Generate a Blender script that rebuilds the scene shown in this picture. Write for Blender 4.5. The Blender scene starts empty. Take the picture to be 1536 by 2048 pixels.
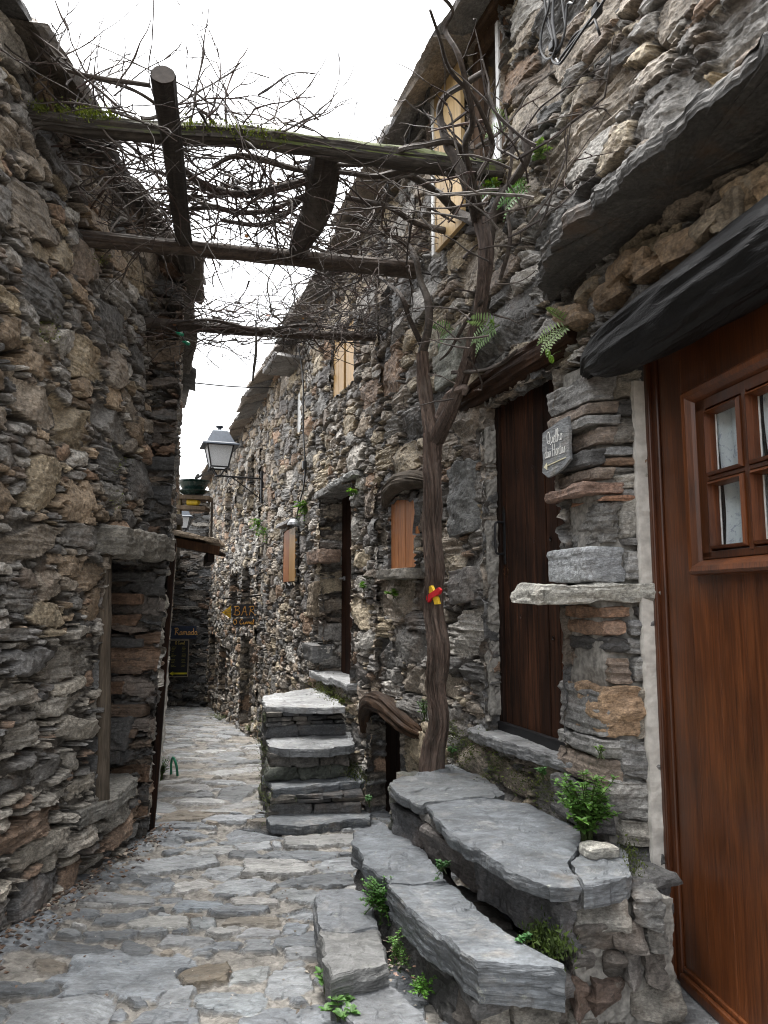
import bpy, bmesh, math, random
import numpy as np
from mathutils import Vector, Matrix

# ------------------------------------------------------------------ camera, sky, sun
S = bpy.context.scene
C = S.collection
CAM_H, F_PX, PITCH = 1.55, 1450.0, math.atan(172 / 1450.0)
cam = bpy.data.cameras.new('camera')
cam.sensor_fit = 'VERTICAL'
cam.angle = 2 * math.atan(1024 / F_PX)
cam.clip_start, cam.clip_end = 0.05, 500
co = bpy.data.objects.new('camera', cam)
co.location = (0, 0, CAM_H)
co.rotation_euler = (math.pi / 2 + PITCH, 0, 0)
C.objects.link(co)
S.camera = co

SUN_EL, SUN_AZ = math.radians(78), math.radians(-35)      # azimuth from +Y towards +X
w = bpy.data.worlds.new("World")
S.world = w
w.use_nodes = True
nt = w.node_tree
sky = nt.nodes.new('ShaderNodeTexSky')
sky.sky_type = 'NISHITA'
sky.sun_disc = False
sky.sun_elevation = SUN_EL
sky.sun_rotation = SUN_AZ
sky.dust_density = 4
sky.air_density = 1.0
hs = nt.nodes.new('ShaderNodeHueSaturation')
hs.inputs['Saturation'].default_value = 0.10
nt.links.new(sky.outputs[0], hs.inputs['Color'])
bg = nt.nodes['Background']
nt.links.new(hs.outputs[0], bg.inputs[0])
bg.inputs[1].default_value = 0.15
sl = bpy.data.lights.new('sun', 'SUN')
sl.energy = 1.5
sl.angle = math.radians(40)
sl.color = (1, 0.96, 0.9)
so = bpy.data.objects.new('sun', sl)
so.rotation_euler = (math.pi / 2 - SUN_EL, 0, -SUN_AZ + math.pi)
C.objects.link(so)
_sd = Vector((math.sin(SUN_AZ) * math.cos(SUN_EL), math.cos(SUN_AZ) * math.cos(SUN_EL), math.sin(SUN_EL)))
so.rotation_euler = _sd.to_track_quat('Z', 'Y').to_euler()
S.view_settings.view_transform = 'Standard'
S.view_settings.look = 'None'
S.view_settings.exposure = 2.2
S.view_settings.gamma = 1
S.cycles.use_denoising = True
S.cycles.denoising_prefilter = 'ACCURATE'
S.cycles.filter_width = 1.1
S.cycles.max_bounces = 6
S.cycles.diffuse_bounces = 3
S.cycles.sample_clamp_indirect = 4

rng = np.random.default_rng(7)
R = random.Random(5)
SP, CP = math.sin(PITCH), math.cos(PITCH)

# ------------------------------------------------------------------ measuring helpers (photo pixel -> point in the place)
def ray(px, py):
    a, b = (px - 768) / F_PX, (1024 - py) / F_PX
    d = CP - b * SP
    return a / d, (SP + b * CP) / d                        # x per metre of y, z per metre of y
def at_y(px, py, y):
    a, b = ray(px, py)
    return Vector((a * y, y, CAM_H + b * y))
def at_z(px, py, z):
    a, b = ray(px, py)
    y = (z - CAM_H) / b
    return Vector((a * y, y, z))
def ground_z(y):
    return -0.068 * np.maximum(0, np.asarray(y, float) - 3.0)
def at_ground(px, py, up=0.0):
    a, b = ray(px, py)
    y = 3.0
    for _ in range(20):
        y = (float(ground_z(y)) + up - CAM_H) / b
    return Vector((a * y, y, float(ground_z(y)) + up))

# ------------------------------------------------------------------ noise
def _h(i, j, k, s):
    n = (i.astype(np.int64) * 73856093) ^ (j.astype(np.int64) * 19349663) ^ (k.astype(np.int64) * 83492791) ^ (s * 2654435761)
    n = (n ^ (n >> 13)) * 1274126177
    n = n & 0x7fffffff
    n = (n ^ (n >> 15)) * 2246822519 & 0x7fffffff
    return ((n ^ (n >> 11)) & 0xffff) / 32767.5 - 1.0
def vn3(x, y, z, s=0):
    xi, yi, zi = np.floor(x), np.floor(y), np.floor(z)
    fx, fy, fz = x - xi, y - yi, z - zi
    fx, fy, fz = fx * fx * (3 - 2 * fx), fy * fy * (3 - 2 * fy), fz * fz * (3 - 2 * fz)
    r = 0
    for a in (0, 1):
        for b in (0, 1):
            for c in (0, 1):
                wgt = (fx if a else 1 - fx) * (fy if b else 1 - fy) * (fz if c else 1 - fz)
                r = r + wgt * _h(xi + a, yi + b, zi + c, s)
    return r
def vn2(x, y, s=0):
    xi, yi = np.floor(x), np.floor(y)
    fx, fy = x - xi, y - yi
    fx, fy = fx * fx * (3 - 2 * fx), fy * fy * (3 - 2 * fy)
    k = np.zeros_like(xi)
    r = 0
    for a in (0, 1):
        for b in (0, 1):
            r = r + (fx if a else 1 - fx) * (fy if b else 1 - fy) * _h(xi + a, yi + b, k, s)
    return r
def fbm2(x, y, s=0, o=4, g=0.5):
    r, a, f = 0, 1.0, 1.0
    for i in range(o):
        r = r + a * vn2(x * f, y * f, s + i * 17)
        a *= g; f *= 2.03
    return r
def fbm3(x, y, z, s=0, o=3, g=0.5):
    r, a, f = 0, 1.0, 1.0
    for i in range(o):
        r = r + a * vn3(x * f, y * f, z * f, s + i * 17)
        a *= g; f *= 2.03
    return r
def sstep(a, b, x):
    t = np.clip((x - a) / (b - a), 0, 1)
    return t * t * (3 - 2 * t)

# ------------------------------------------------------------------ mesh building
class MB:
    def __init__(s):
        s.V, s.Q, s.T, s.K, s.n = [], [], [], [], 0
    def add(s, V, Q=None, T=None, col=(0.2, 0.2, 0.2)):
        V = np.asarray(V, float).reshape(-1, 3)
        if Q is not None and len(Q): s.Q.append(np.asarray(Q, np.int64).reshape(-1, 4) + s.n)
        if T is not None and len(T): s.T.append(np.asarray(T, np.int64).reshape(-1, 3) + s.n)
        col = np.asarray(col, float)
        if col.ndim == 1: col = np.tile(col[:3], (len(V), 1))
        s.V.append(V); s.K.append(col[:, :3]); s.n += len(V)
        return s
    def build(s, name, mat, parent=None, smooth=False):
        V = np.concatenate(s.V); K = np.concatenate(s.K)
        Q = np.concatenate(s.Q) if s.Q else np.zeros((0, 4), np.int64)
        T = np.concatenate(s.T) if s.T else np.zeros((0, 3), np.int64)
        me = bpy.data.meshes.new(name)
        if parent is not None:
            V = V - np.array(WORLD.get(parent.name, (0, 0, 0)))
        me.vertices.add(len(V)); me.vertices.foreach_set('co', V.ravel().astype(np.float32))
        me.loops.add(len(Q) * 4 + len(T) * 3)
        me.loops.foreach_set('vertex_index', np.concatenate([Q.ravel(), T.ravel()]).astype(np.int32))
        me.polygons.add(len(Q) + len(T))
        st = np.concatenate([np.arange(len(Q)) * 4, len(Q) * 4 + np.arange(len(T)) * 3])
        me.polygons.foreach_set('loop_start', st.astype(np.int32))
        me.polygons.foreach_set('use_smooth', np.full(len(Q) + len(T), smooth))
        at = me.attributes.new('Col', 'FLOAT_COLOR', 'POINT')
        at.data.foreach_set('color', np.concatenate([K, np.ones((len(K), 1))], 1).ravel().astype(np.float32))
        me.update(calc_edges=True)
        me.materials.append(mat)
        o = bpy.data.objects.new(name, me)
        C.objects.link(o)
        if parent is not None:
            o.parent = parent
            WORLD[o.name] = WORLD.get(parent.name, (0, 0, 0))
        return o
WORLD = {}
def thing(name, label, cat, loc=(0, 0, 0), group=None):
    o = bpy.data.objects.new(name, None)
    o.empty_display_size = 0.2
    C.objects.link(o)
    o.location = loc
    WORLD[o.name] = tuple(loc)
    o['label'] = label; o['category'] = cat
    if group: o['group'] = group
    return o
def tag(o, label, cat, group=None, kind=None):
    o['label'] = label; o['category'] = cat
    if group: o['group'] = group
    if kind: o['kind'] = kind
    return o
def struct(o):
    o['kind'] = 'structure'
    return o

def grid_faces(nv, nu, keep=None):
    i = np.arange(nv * nu).reshape(nv, nu)
    q = np.stack([i[:-1, :-1], i[:-1, 1:], i[1:, 1:], i[1:, :-1]], -1)
    if keep is not None: q = q[keep]
    return q.reshape(-1, 4)

PAL_WALL = [((.180, .172, .160), 30), ((.105, .102, .098), 16), ((.215, .185, .150), 24), ((.20, .140, .098), 5),
            ((.270, .225, .160), 9), ((.300, .285, .260), 8), ((.165, .135, .110), 8)]
PAL_WARM = [((.190, .170, .145), 26), ((.110, .100, .092), 14), ((.240, .195, .145), 24), ((.235, .158, .105), 7),
            ((.32, .27, .195), 14), ((.340, .315, .280), 10)]
PAL_GREY = [((.120, .120, .118), 34), ((.070, .070, .070), 26), ((.165, .145, .122), 18), ((.17, .115, .08), 5), ((.230, .215, .190), 9)]
PAL_PALE = [((.230, .215, .190), 30), ((.150, .145, .138), 20), ((.300, .275, .235), 18), ((.210, .150, .110), 12), ((.100, .098, .096), 12)]
def pick_pal(r, pal):
    t = sum(p[1] for p in pal); x = r.random() * t
    for c, wgt in pal:
        x -= wgt
        if x <= 0: return np.array(c)
    return np.array(pal[0][0])

def stone_field(W, H, res, seed, classes, pal, joint_col=(.055, .049, .042), joint_w=.007, joint_d=.05, relief=.02, tilt=.09,  # joint_col: soil, set darker to put shade into the deep gaps
                ang=.12, strata=.007, fixed=(), warp=.014, p_rng=(2.9, 6.2), size_of=None, g=.0125, fine=.003, lim=1.5, hr=(-.9, 1.3), facet=.016):
    """Close-packed irregular stones on a W x H sheet: height, colour, joint mask. classes: (tries per m2, a0, a1, b0, b1) large first."""
    r = random.Random(seed)
    nu, nv = int(W / res) + 2, int(H / res) + 2
    u = np.linspace(0, W, nu); v = np.linspace(0, H, nv)
    U, Vv = np.meshgrid(u, v)
    wu = U + warp * fbm2(U * 9, Vv * 14, seed + 1, 4, .6)
    wv = Vv + warp * .8 * fbm2(U * 9, Vv * 14, seed + 2, 4, .6)
    occ = np.zeros((int(H / g) + 2, int(W / g) + 2), bool)
    st = []
    def put(cu, cv, a, b, th, p, sk, col, h, chk=True):
        c, s_ = abs(math.cos(th)), abs(math.sin(th))
        ex, ey = a * c + b * s_, a * s_ + b * c
        x0, x1 = int(max(0, (cu - ex * .86)) / g), int((cu + ex * .86) / g) + 1
        y0, y1 = int(max(0, (cv - ey * .86)) / g), int((cv + ey * .86) / g) + 1
        wdw = occ[y0:y1, x0:x1]
        if chk and wdw.size and wdw.mean() > .04: return
        wdw[:] = True
        st.append((cu, cv, a, b, th, p, sk, col, h))
    for f in fixed:
        put(f[0], f[1], f[2], f[3], f[4] if len(f) > 4 else 0, 4.5, r.uniform(-.15, .15),
            np.array(f[5]) if len(f) > 5 and f[5] is not None else pick_pal(r, pal), f[6] if len(f) > 6 else relief * .8, False)
    for (dens, a0, a1, b0, b1) in classes:
        for _ in range(int(dens * W * H)):
            cu, cv = r.uniform(-.02, W + .02), r.uniform(-.02, H + .02)
            if size_of is not None and not size_of(cu, cv, b1, r): continue
            a, b = r.uniform(a0, a1), r.uniform(b0, b1)
            col = pick_pal(r, pal) * r.uniform(.75, 1.3)
            put(cu, cv, a, b, r.gauss(0, ang), r.uniform(*p_rng), r.uniform(-.35, .35), col, relief * r.uniform(*hr))
    big = 9.0
    D1 = np.full((nv, nu), big); D2 = np.full((nv, nu), big)
    S1 = np.full((nv, nu), .03); S2 = np.full((nv, nu), .03)
    I1 = np.full((nv, nu), -1, np.int32)
    LU = np.zeros((nv, nu)); LV = np.zeros((nv, nu))
    cuts = []
    for s_ in st:
        if s_[5] > 4.2:
            ts = [0 + r.gauss(0, .12), 1.571 + r.gauss(0, .1), 3.142 + r.gauss(0, .12), 4.712 + r.gauss(0, .1), r.choice((.785, 2.36, 3.93, 5.5)) + r.gauss(0, .25)]
            cuts.append([(t_, r.uniform(.92, 1.14) if i < 4 else r.uniform(.78, .95)) for i, t_ in enumerate(ts)])
        else:
            k_ = r.randint(5, 7); t0 = r.random() * 6.28
            cuts.append([(t0 + 6.283 * (i + r.uniform(-.3, .3)) / k_, r.uniform(.88, 1.2)) for i in range(k_)])
    for k, (cu, cv, a, b, th, p, sk, col, h) in enumerate(st):
        m = 2.0
        ex, ey = a * m * abs(math.cos(th)) + b * m * abs(math.sin(th)) + .05, a * m * abs(math.sin(th)) + b * m * abs(math.cos(th)) + .05
        x0, x1 = np.searchsorted(u, [cu - ex, cu + ex]); y0, y1 = np.searchsorted(v, [cv - ey, cv + ey])
        if x1 <= x0 or y1 <= y0: continue
        du, dv = wu[y0:y1, x0:x1] - cu, wv[y0:y1, x0:x1] - cv
        c, s_ = math.cos(th), math.sin(th)
        lu, lv = du * c + dv * s_, -du * s_ + dv * c
        lu = lu + sk * lv
        q_, w_ = lu / a, lv / b                            # an irregular convex polygon, a little rounded
        d = .93 * np.sqrt(q_ * q_ + w_ * w_) * .8
        for t_, r_ in cuts[k]:
            d = np.maximum(d, (q_ * math.cos(t_) + w_ * math.sin(t_)) * r_)
        d1, d2 = D1[y0:y1, x0:x1], D2[y0:y1, x0:x1]
        s1, s2 = S1[y0:y1, x0:x1], S2[y0:y1, x0:x1]
        near = d < d1
        mid = (~near) & (d < d2)
        D2[y0:y1, x0:x1] = np.where(near, d1, np.where(mid, d, d2))
        S2[y0:y1, x0:x1] = np.where(near, s1, np.where(mid, b, s2))
        I1[y0:y1, x0:x1] = np.where(near, k, I1[y0:y1, x0:x1])
        LU[y0:y1, x0:x1] = np.where(near, lu, LU[y0:y1, x0:x1])
        LV[y0:y1, x0:x1] = np.where(near, lv, LV[y0:y1, x0:x1])
        S1[y0:y1, x0:x1] = np.where(near, b, s1)
        D1[y0:y1, x0:x1] = np.where(near, d, d1)
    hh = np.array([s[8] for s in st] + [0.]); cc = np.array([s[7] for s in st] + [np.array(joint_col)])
    tu = np.array([r.gauss(0, tilt) for _ in st] + [0.]); tv = np.array([r.gauss(0, tilt * 1.3) for _ in st] + [0.])
    ly = np.array([r.random() ** 1.5 for _ in st] + [0.])
    of = np.array([r.uniform(0, 90) for _ in st] + [0.])
    e = np.minimum((D2 - D1) / (1 / S1 + 1 / S2), (lim - D1) * S1)
    e = np.where(I1 < 0, -1, e)
    e = e + .003 * vn2(U * 70, Vv * 90, seed + 5)
    gm = sstep(0, joint_w, e)
    top = hh[I1] + np.clip(tu[I1] * LU, -.03, .03) + np.clip(tv[I1] * LV, -.025, .025)
    fc = [(np.array([r.gauss(0, .22) for _ in st] + [0.]), np.array([r.gauss(0, .28) for _ in st] + [0.]), np.array([r.uniform(.002, facet) for _ in st] + [.05])) for _ in range(3)]
    for fu, fv, fo in fc:                                  # flat cleavage facets
        top = np.minimum(top, hh[I1] + fo[I1] + np.clip(fu[I1] * LU + fv[I1] * LV, -.06, .06))
    # split, stepped, layered faces of schist
    lay = vn2(U * 5 + of[I1], Vv * 55 + of[I1], seed + 7) + .6 * vn2(U * 11, Vv * 120 + of[I1], seed + 8)
    top = top + strata * (ly[I1] ** 2 * 2.2 + .12) * lay + strata * .35 * fbm2(U * 13 + of[I1], Vv * 20, seed + 9, 3)
    chip = sstep(.25, .5, vn2(U * 16 + of[I1], Vv * 22, seed + 11))
    top = top - chip * .008
    h = top * gm + (1 - gm) * (-joint_d * (.55 + 2.4 * sstep(.05, .6, vn2(U * 6, Vv * 9, seed + 4))) + .010 * fbm2(U * 22, Vv * 22, seed + 3, 3))
    h = h + fine * fbm2(U * 55, Vv * 70, seed + 13, 2)
    col = cc[I1] * (1 + .22 * fbm2(U * 7 + of[I1], Vv * 16, seed + 15, 3))[..., None]
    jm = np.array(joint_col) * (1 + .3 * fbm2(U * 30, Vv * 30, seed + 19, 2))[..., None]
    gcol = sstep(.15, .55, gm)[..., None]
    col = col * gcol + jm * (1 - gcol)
    return U, Vv, h, np.clip(col, .01, .8), gm

class Plane:
    def __init__(s, x, y, dx, dy, side):
        L = math.hypot(dx, dy); s.o = np.array([x, y, 0.]); s.e = np.array([dx / L, dy / L, 0.])
        s.n = np.array([-dy / L, dx / L, 0.]) * side
    def P(s, u, z, h=0.):
        return Vector(s.o + s.e * u + s.n * h + np.array([0, 0, z]))
    def u_of(s, y):
        return (y - s.o[1]) / s.e[1]
    def hit(s, px, py, off=0.):
        a, b = ray(px, py)
        o = s.o + s.n * off
        t = (o[0] * s.n[0] + o[1] * s.n[1]) / (a * s.n[0] + s.n[1])
        p = Vector((a * t, t, CAM_H + b * t))
        return (p.x - s.o[0]) * s.e[0] + (p.y - s.o[1]) * s.e[1], p.z, p

def wall_patch(mb, pl, u0, u1, z0, z1, res, seed, classes, pal, openings=(), top=None, bulge=.03, flip=False, edge_jit=.02, **kw):
    W, H = u1 - u0, z1 - z0
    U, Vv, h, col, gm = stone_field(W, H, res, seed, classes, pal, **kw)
    nv, nu = U.shape
    h = h + bulge * fbm2((U + u0) * .9, (Vv + z0) * .9, seed + 31, 2)
    P = pl.o + (U + u0)[..., None] * pl.e + h[..., None] * pl.n + (Vv + z0)[..., None] * np.array([0, 0, 1.])
    uc = (U[:-1, :-1] + U[1:, 1:]) / 2 + u0; vc = (Vv[:-1, :-1] + Vv[1:, 1:]) / 2 + z0
    keep = np.ones(uc.shape, bool)
    ju = edge_jit * vn2(uc * 12, vc * 22, seed + 41); jv = edge_jit * vn2(uc * 10, vc * 10, seed + 42)
    for (a, b, c, d) in openings:
        keep &= ~((uc + ju > a) & (uc + ju < b) & (vc + jv > c) & (vc + jv < d))
    if top is not None:
        keep &= vc < top(uc)
    q = grid_faces(nv, nu, keep)
    if flip: q = q[:, ::-1]
    mb.add(P, q, None, col.reshape(-1, 3))

def reveal(mb, pl, a, b, c, d, depth, seed, classes, pal, res=.012, sides='fnts', **kw):
    """Stone-built sides of an opening: f(ar), n(ear), t(op), s(ill)."""
    kw = dict(dict(relief=.008, joint_d=.025, bulge=0, joint_w=.012), **kw)
    def sub(o, e, up, n, W, H, sd):
        k = dict(kw); k.pop('bulge')
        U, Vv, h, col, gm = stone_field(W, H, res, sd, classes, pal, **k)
        P = np.array(o) + U[..., None] * np.array(e) + Vv[..., None] * np.array(up) + h[..., None] * np.array(n)
        mb.add(P, grid_faces(*U.shape), None, col.reshape(-1, 3))
    inn = -pl.n; z = np.array([0, 0, 1.])
    st = pl.n * .015
    if 'f' in sides: sub(pl.P(b, c) + Vector(st), inn, z, -pl.e, depth, d - c, seed)
    if 'n' in sides: sub(pl.P(a, c) + Vector(st), inn, z, pl.e, depth, d - c, seed + 1)
    if 't' in sides: sub(pl.P(a, d) + Vector(st), pl.e, inn, -z, b - a, depth, seed + 2)
    if 's' in sides: sub(pl.P(a, c) + Vector(st), pl.e, inn, z, b - a, depth, seed + 3)

def rock(mb, M, dims, seed, col, amp=.012, strata=.008, res=.02, jit=.06, round_=.35, layers=55.):
    """A rough-split block: M places it (z = across the bedding)."""
    r = np.random.default_rng(seed)
    dims = np.array(dims, float)
    cj = r.uniform(-jit, jit, (2, 2, 2, 3)) * dims
    for ax in range(3):
        o1, o2 = [k for k in range(3) if k != ax]
        n1, n2 = max(3, int(dims[o1] / res) + 1), max(3, int(dims[o2] / res) + 1)
        A, B = np.meshgrid(np.linspace(-1, 1, n1), np.linspace(-1, 1, n2))
        for sg in (-1, 1):
            p = np.zeros(A.shape + (3,)); p[..., o1] = A; p[..., o2] = B; p[..., ax] = sg
            pw = np.sign(p) * np.abs(p) ** 6
            nd = pw / np.linalg.norm(pw, axis=-1, keepdims=True)
            # rounded corners, a fixed few centimetres
            rr = np.minimum(.5 * dims.min(), .03) * round_
            P = p * (dims / 2)
            over = np.abs(P) - (dims / 2 - rr); over = np.maximum(over, 0)
            ln = np.linalg.norm(over, axis=-1, keepdims=True)
            P = np.where(ln > rr, np.sign(P) * (np.minimum(np.abs(P), dims / 2 - rr) + over / np.maximum(ln, 1e-9) * rr), P)
            t = (p + 1) / 2
            off = 0
            for i in (0, 1):
                for j in (0, 1):
                    for k in (0, 1):
                        wt = (t[..., 0] if i else 1 - t[..., 0]) * (t[..., 1] if j else 1 - t[..., 1]) * (t[..., 2] if k else 1 - t[..., 2])
                        off = off + wt[..., None] * cj[i, j, k]
            P = P + off
            f = fbm3(P[..., 0] * 9, P[..., 1] * 9, P[..., 2] * 13, seed, 4, .55)
            side = np.sqrt(nd[..., 0] ** 2 + nd[..., 1] ** 2)
            lz = P[..., 2] * layers + 1.2 * vn3(P[..., 0] * 5, P[..., 1] * 5, P[..., 2] * 3, seed + 5)
            ls = _h(np.floor(lz), np.floor(lz) * 0, np.floor(lz) * 0, seed + 9)
            ls = ls * .6 + .6 * vn3(P[..., 0] * 14, P[..., 1] * 14, lz, seed + 8)
            P = P + nd * (amp * f)[..., None] + nd * np.array([1, 1, 0]) * (strata * ls * side)[..., None]
            kk = np.array(col) * (1 + .25 * fbm3(P[..., 0] * 6, P[..., 1] * 6, P[..., 2] * 20, seed + 3, 3))[..., None]
            Mx = np.array(M)
            Pw = P.reshape(-1, 3) @ Mx[:3, :3].T + Mx[:3, 3]
            q = grid_faces(n2, n1)
            if (sg > 0) == (ax == 1): q = q[:, ::-1]
            mb.add(Pw, q, None, np.clip(kk.reshape(-1, 3), .01, .8))
def frame(o, x, z=(0, 0, 1)):
    """Matrix at o with x axis along x and z up."""
    x = Vector(x).normalized(); z = Vector(z); y = z.cross(x).normalized(); z = x.cross(y)
    M = Matrix((x, y, z)).transposed().to_4x4(); M.translation = Vector(o)
    return M

def slab(mb, pts, z_top, thick, seed, col, rough=.008, strata=.0055, step=.012, tilt=(0, 0), top_n=.009, layers=None):
    """A split slate slab: outline (plan), broken layered edge, gently cleaved top."""
    pts = [np.array(p[:2], float) for p in pts]
    c = np.mean(pts, 0)
    ar = sum(pts[i][0] * pts[(i + 1) % len(pts)][1] - pts[(i + 1) % len(pts)][0] * pts[i][1] for i in range(len(pts)))
    if ar < 0: pts = pts[::-1]
    B = []
    for i in range(len(pts)):
        a, b = pts[i], pts[(i + 1) % len(pts)]
        n = max(1, int(np.linalg.norm(b - a) / step))
        for k in range(n): B.append(a + (b - a) * k / n)
    B = np.array(B); nb = len(B)
    nxt = np.roll(B, -1, 0) - np.roll(B, 1, 0)
    nrm = np.stack([nxt[:, 1], -nxt[:, 0]], 1); nrm /= np.linalg.norm(nrm, axis=1, keepdims=True) + 1e-9
    B = B + nrm * (rough * (1.1 * fbm2(B[:, 0] * 9, B[:, 1] * 9, seed, 3, .6) + .8 * sstep(-.1, .1, vn2(B[:, 0] * 13, B[:, 1] * 13, seed + 1)) - .4 + .35 * vn2(B[:, 0] * 60, B[:, 1] * 60, seed + 4)))[:, None]
    zt = lambda x, y: z_top - .007 * sstep(.15, .22, fbm2(x * 2.3, y * 3.1, seed + 12, 4, .6)) + tilt[0] * (x - c[0]) + tilt[1] * (y - c[1]) + top_n * fbm2(x * 3.5, y * 3.5, seed + 2, 3) \
        + top_n * .8 * sstep(-.05, .05, vn2(x * 2.7, y * 4.1, seed + 3)) + .0012 * fbm2(x * 60, y * 60, seed + 4, 2)
    rings = []
    nl = layers or max(4, int(thick / .009))
    for k in range(nl + 1):
        f = k / nl
        off = strata * (1.0 * vn2(B[:, 0] * 5 + (k // 2) * 7.7, B[:, 1] * 5 - (k // 2) * 3.3, seed + 20) + .55 * vn2(B[:, 0] * 18 + (k // 2) * 3.1, B[:, 1] * 18 + k, seed + 21) + .35 * vn2(B[:, 0] * 60 + k * 1.3, B[:, 1] * 60, seed + 22)) - (.006 if k == nl else (.0015 if k == nl - 1 else 0)) - .010 * (1 - f) * (1 + vn2(B[:, 0] * 6, B[:, 1] * 6, seed + 30))
        Bk = B + nrm * np.reshape(off, (-1, 1))
        zz = zt(Bk[:, 0], Bk[:, 1]) - thick * (1 - f) * (1 + .12 * vn2(B[:, 0] * 5, B[:, 1] * 5, seed + 6))
        rings.append(np.column_stack([Bk, zz]))
    last = rings[-1][:, :2]
    nr = max(4, int(np.abs(last - c).max() / .02))
    for k in range(1, nr + 1):
        s = 1 - k / (nr + .0)
        s = max(s, .002)
        X = c + (last - c) * s
        rings.append(np.column_stack([X, zt(X[:, 0], X[:, 1])]))
    V = np.concatenate(rings); n = len(rings)
    i = np.arange(n * nb).reshape(n, nb); j = np.roll(i, -1, 1)
    q = np.stack([i[:-1], j[:-1], j[1:], i[1:]], -1).reshape(-1, 4)
    # close the underside
    V2 = np.array([[c[0], c[1], rings[0][:, 2].mean()]])
    tt = np.stack([np.full(nb, n * nb), j[0], i[0]], -1)
    k = np.array(col) * (1 + .2 * fbm2(V[:, 0] * 5, V[:, 1] * 5, seed + 8, 3) + .12 * fbm2(V[:, 0] * 24, V[:, 1] * 24 + V[:, 2] * 60, seed + 9, 2))[:, None]
    mb.add(np.concatenate([V, V2]), q, tt, np.clip(np.concatenate([k, [col]]), .01, .8))

def resample(pts, n_per=6):
    P = [np.array(p, float) for p in pts]
    if len(P) == 2: P = [P[0], (P[0] + P[1]) / 2, P[1]]
    P = [2 * P[0] - P[1]] + P + [2 * P[-1] - P[-2]]
    out = []
    for i in range(1, len(P) - 2):
        for k in range(n_per):
            t = k / n_per
            out.append(.5 * (2 * P[i] + (P[i + 1] - P[i - 1]) * t + (2 * P[i - 1] - 5 * P[i] + 4 * P[i + 1] - P[i + 2]) * t * t + (3 * P[i] - P[i - 1] - 3 * P[i + 1] + P[i + 2]) * t ** 3))
    out.append(P[-2])
    return np.array(out)
def tube(mb, pts, rad, seg=8, n_per=6, bark=0., seed=0, col=(.1, .08, .06), twist=0., grooves=7, flat=1., caps=True, lump=0.):
    P = resample(pts, n_per) if n_per > 1 else np.array([np.array(p, float) for p in pts])
    n = len(P)
    rad = np.interp(np.linspace(0, 1, n), np.linspace(0, 1, len(rad)), rad) if np.ndim(rad) else np.full(n, rad)
    T = np.gradient(P, axis=0); T /= np.linalg.norm(T, axis=1, keepdims=True) + 1e-12
    up = np.array([0, 0, 1.]) if abs(T[0][2]) < .9 else np.array([1., 0, 0])
    X = np.zeros_like(P); x = np.cross(up, T[0]); x /= np.linalg.norm(x)
    for i in range(n):
        x = x - T[i] * np.dot(x, T[i]); x /= np.linalg.norm(x) + 1e-12; X[i] = x
    Y = np.cross(T, X)
    L = np.concatenate([[0], np.cumsum(np.linalg.norm(np.diff(P, axis=0), axis=1))])
    th = np.linspace(0, 2 * np.pi, seg, endpoint=False)
    TH, LL = np.meshgrid(th, L)
    rr = np.tile(rad[:, None], (1, seg))
    if bark:
        tt = TH + twist * LL
        cx, sx = np.cos(tt), np.sin(tt)
        g = 1 - 2 * np.abs(vn3(cx * grooves / 3, sx * grooves / 3, LL * 2.2, seed)) - .7 * np.abs(vn3(cx * grooves / 1.4, sx * grooves / 1.4, LL * 5, seed + 3))
        rr = rr + bark * g
    if lump:
        rr = rr * (1 + lump * vn3(np.cos(TH) * 1.2, np.sin(TH) * 1.2, LL * 6, seed + 9))
    V = P[:, None] + rr[..., None] * (np.cos(TH)[..., None] * X[:, None] + flat * np.sin(TH)[..., None] * Y[:, None])
    i = np.arange(n * seg).reshape(n, seg); j = np.roll(i, -1, 1)
    q = np.stack([i[:-1], j[:-1], j[1:], i[1:]], -1).reshape(-1, 4)
    k = np.array(col)[None, None] * np.ones((n, seg, 1))
    if bark: k = k * (1 + .5 * vn3(np.cos(TH) * 4, np.sin(TH) * 4, LL * 3, seed + 5))[..., None]
    V = V.reshape(-1, 3); k = k.reshape(-1, 3); T3 = None
    if caps:
        V = np.concatenate([V, P[:1], P[-1:]]); k = np.concatenate([k, k[:1], k[-1:]])
        a = n * seg
        T3 = np.concatenate([np.stack([np.full(seg, a), j[0], i[0]], -1), np.stack([np.full(seg, a + 1), i[-1], j[-1]], -1)])
    mb.add(V, q, T3, np.clip(k, .005, .8))
def box(mb, M, dims, bev=.004, col=(.2, .2, .2)):
    bm = bmesh.new()
    bmesh.ops.create_cube(bm, size=1)
    bmesh.ops.scale(bm, vec=dims, verts=bm.verts)
    if bev: bmesh.ops.bevel(bm, geom=bm.edges[:], offset=min(bev, .45 * min(dims)), segments=2, profile=.5, affect='EDGES')
    bmesh.ops.triangulate(bm, faces=[f for f in bm.faces if len(f.verts) > 4])
    bm.transform(M)
    bm.verts.index_update()
    V = [v.co[:] for v in bm.verts]
    Q = [[v.index for v in f.verts] for f in bm.faces if len(f.verts) == 4]
    T = [[v.index for v in f.verts] for f in bm.faces if len(f.verts) == 3]
    mb.add(V, Q, T, col); bm.free()
def lathe(mb, M, prof, seg=24, col=(.2, .2, .2), sq=False):
    """prof: (r, z) list; sq gives a four-sided turned shape."""
    th = np.linspace(0, 2 * np.pi, seg, endpoint=False) + (math.pi / 4 if sq else 0)
    V = np.array([[r * math.cos(t), r * math.sin(t), z] for r, z in prof for t in th])
    n = len(prof); i = np.arange(n * seg).reshape(n, seg); j = np.roll(i, -1, 1)
    q = np.stack([i[:-1], j[:-1], j[1:], i[1:]], -1).reshape(-1, 4)
    Mx = np.array(M)
    mb.add(V @ Mx[:3, :3].T + Mx[:3, 3], q, None, col)
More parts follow.
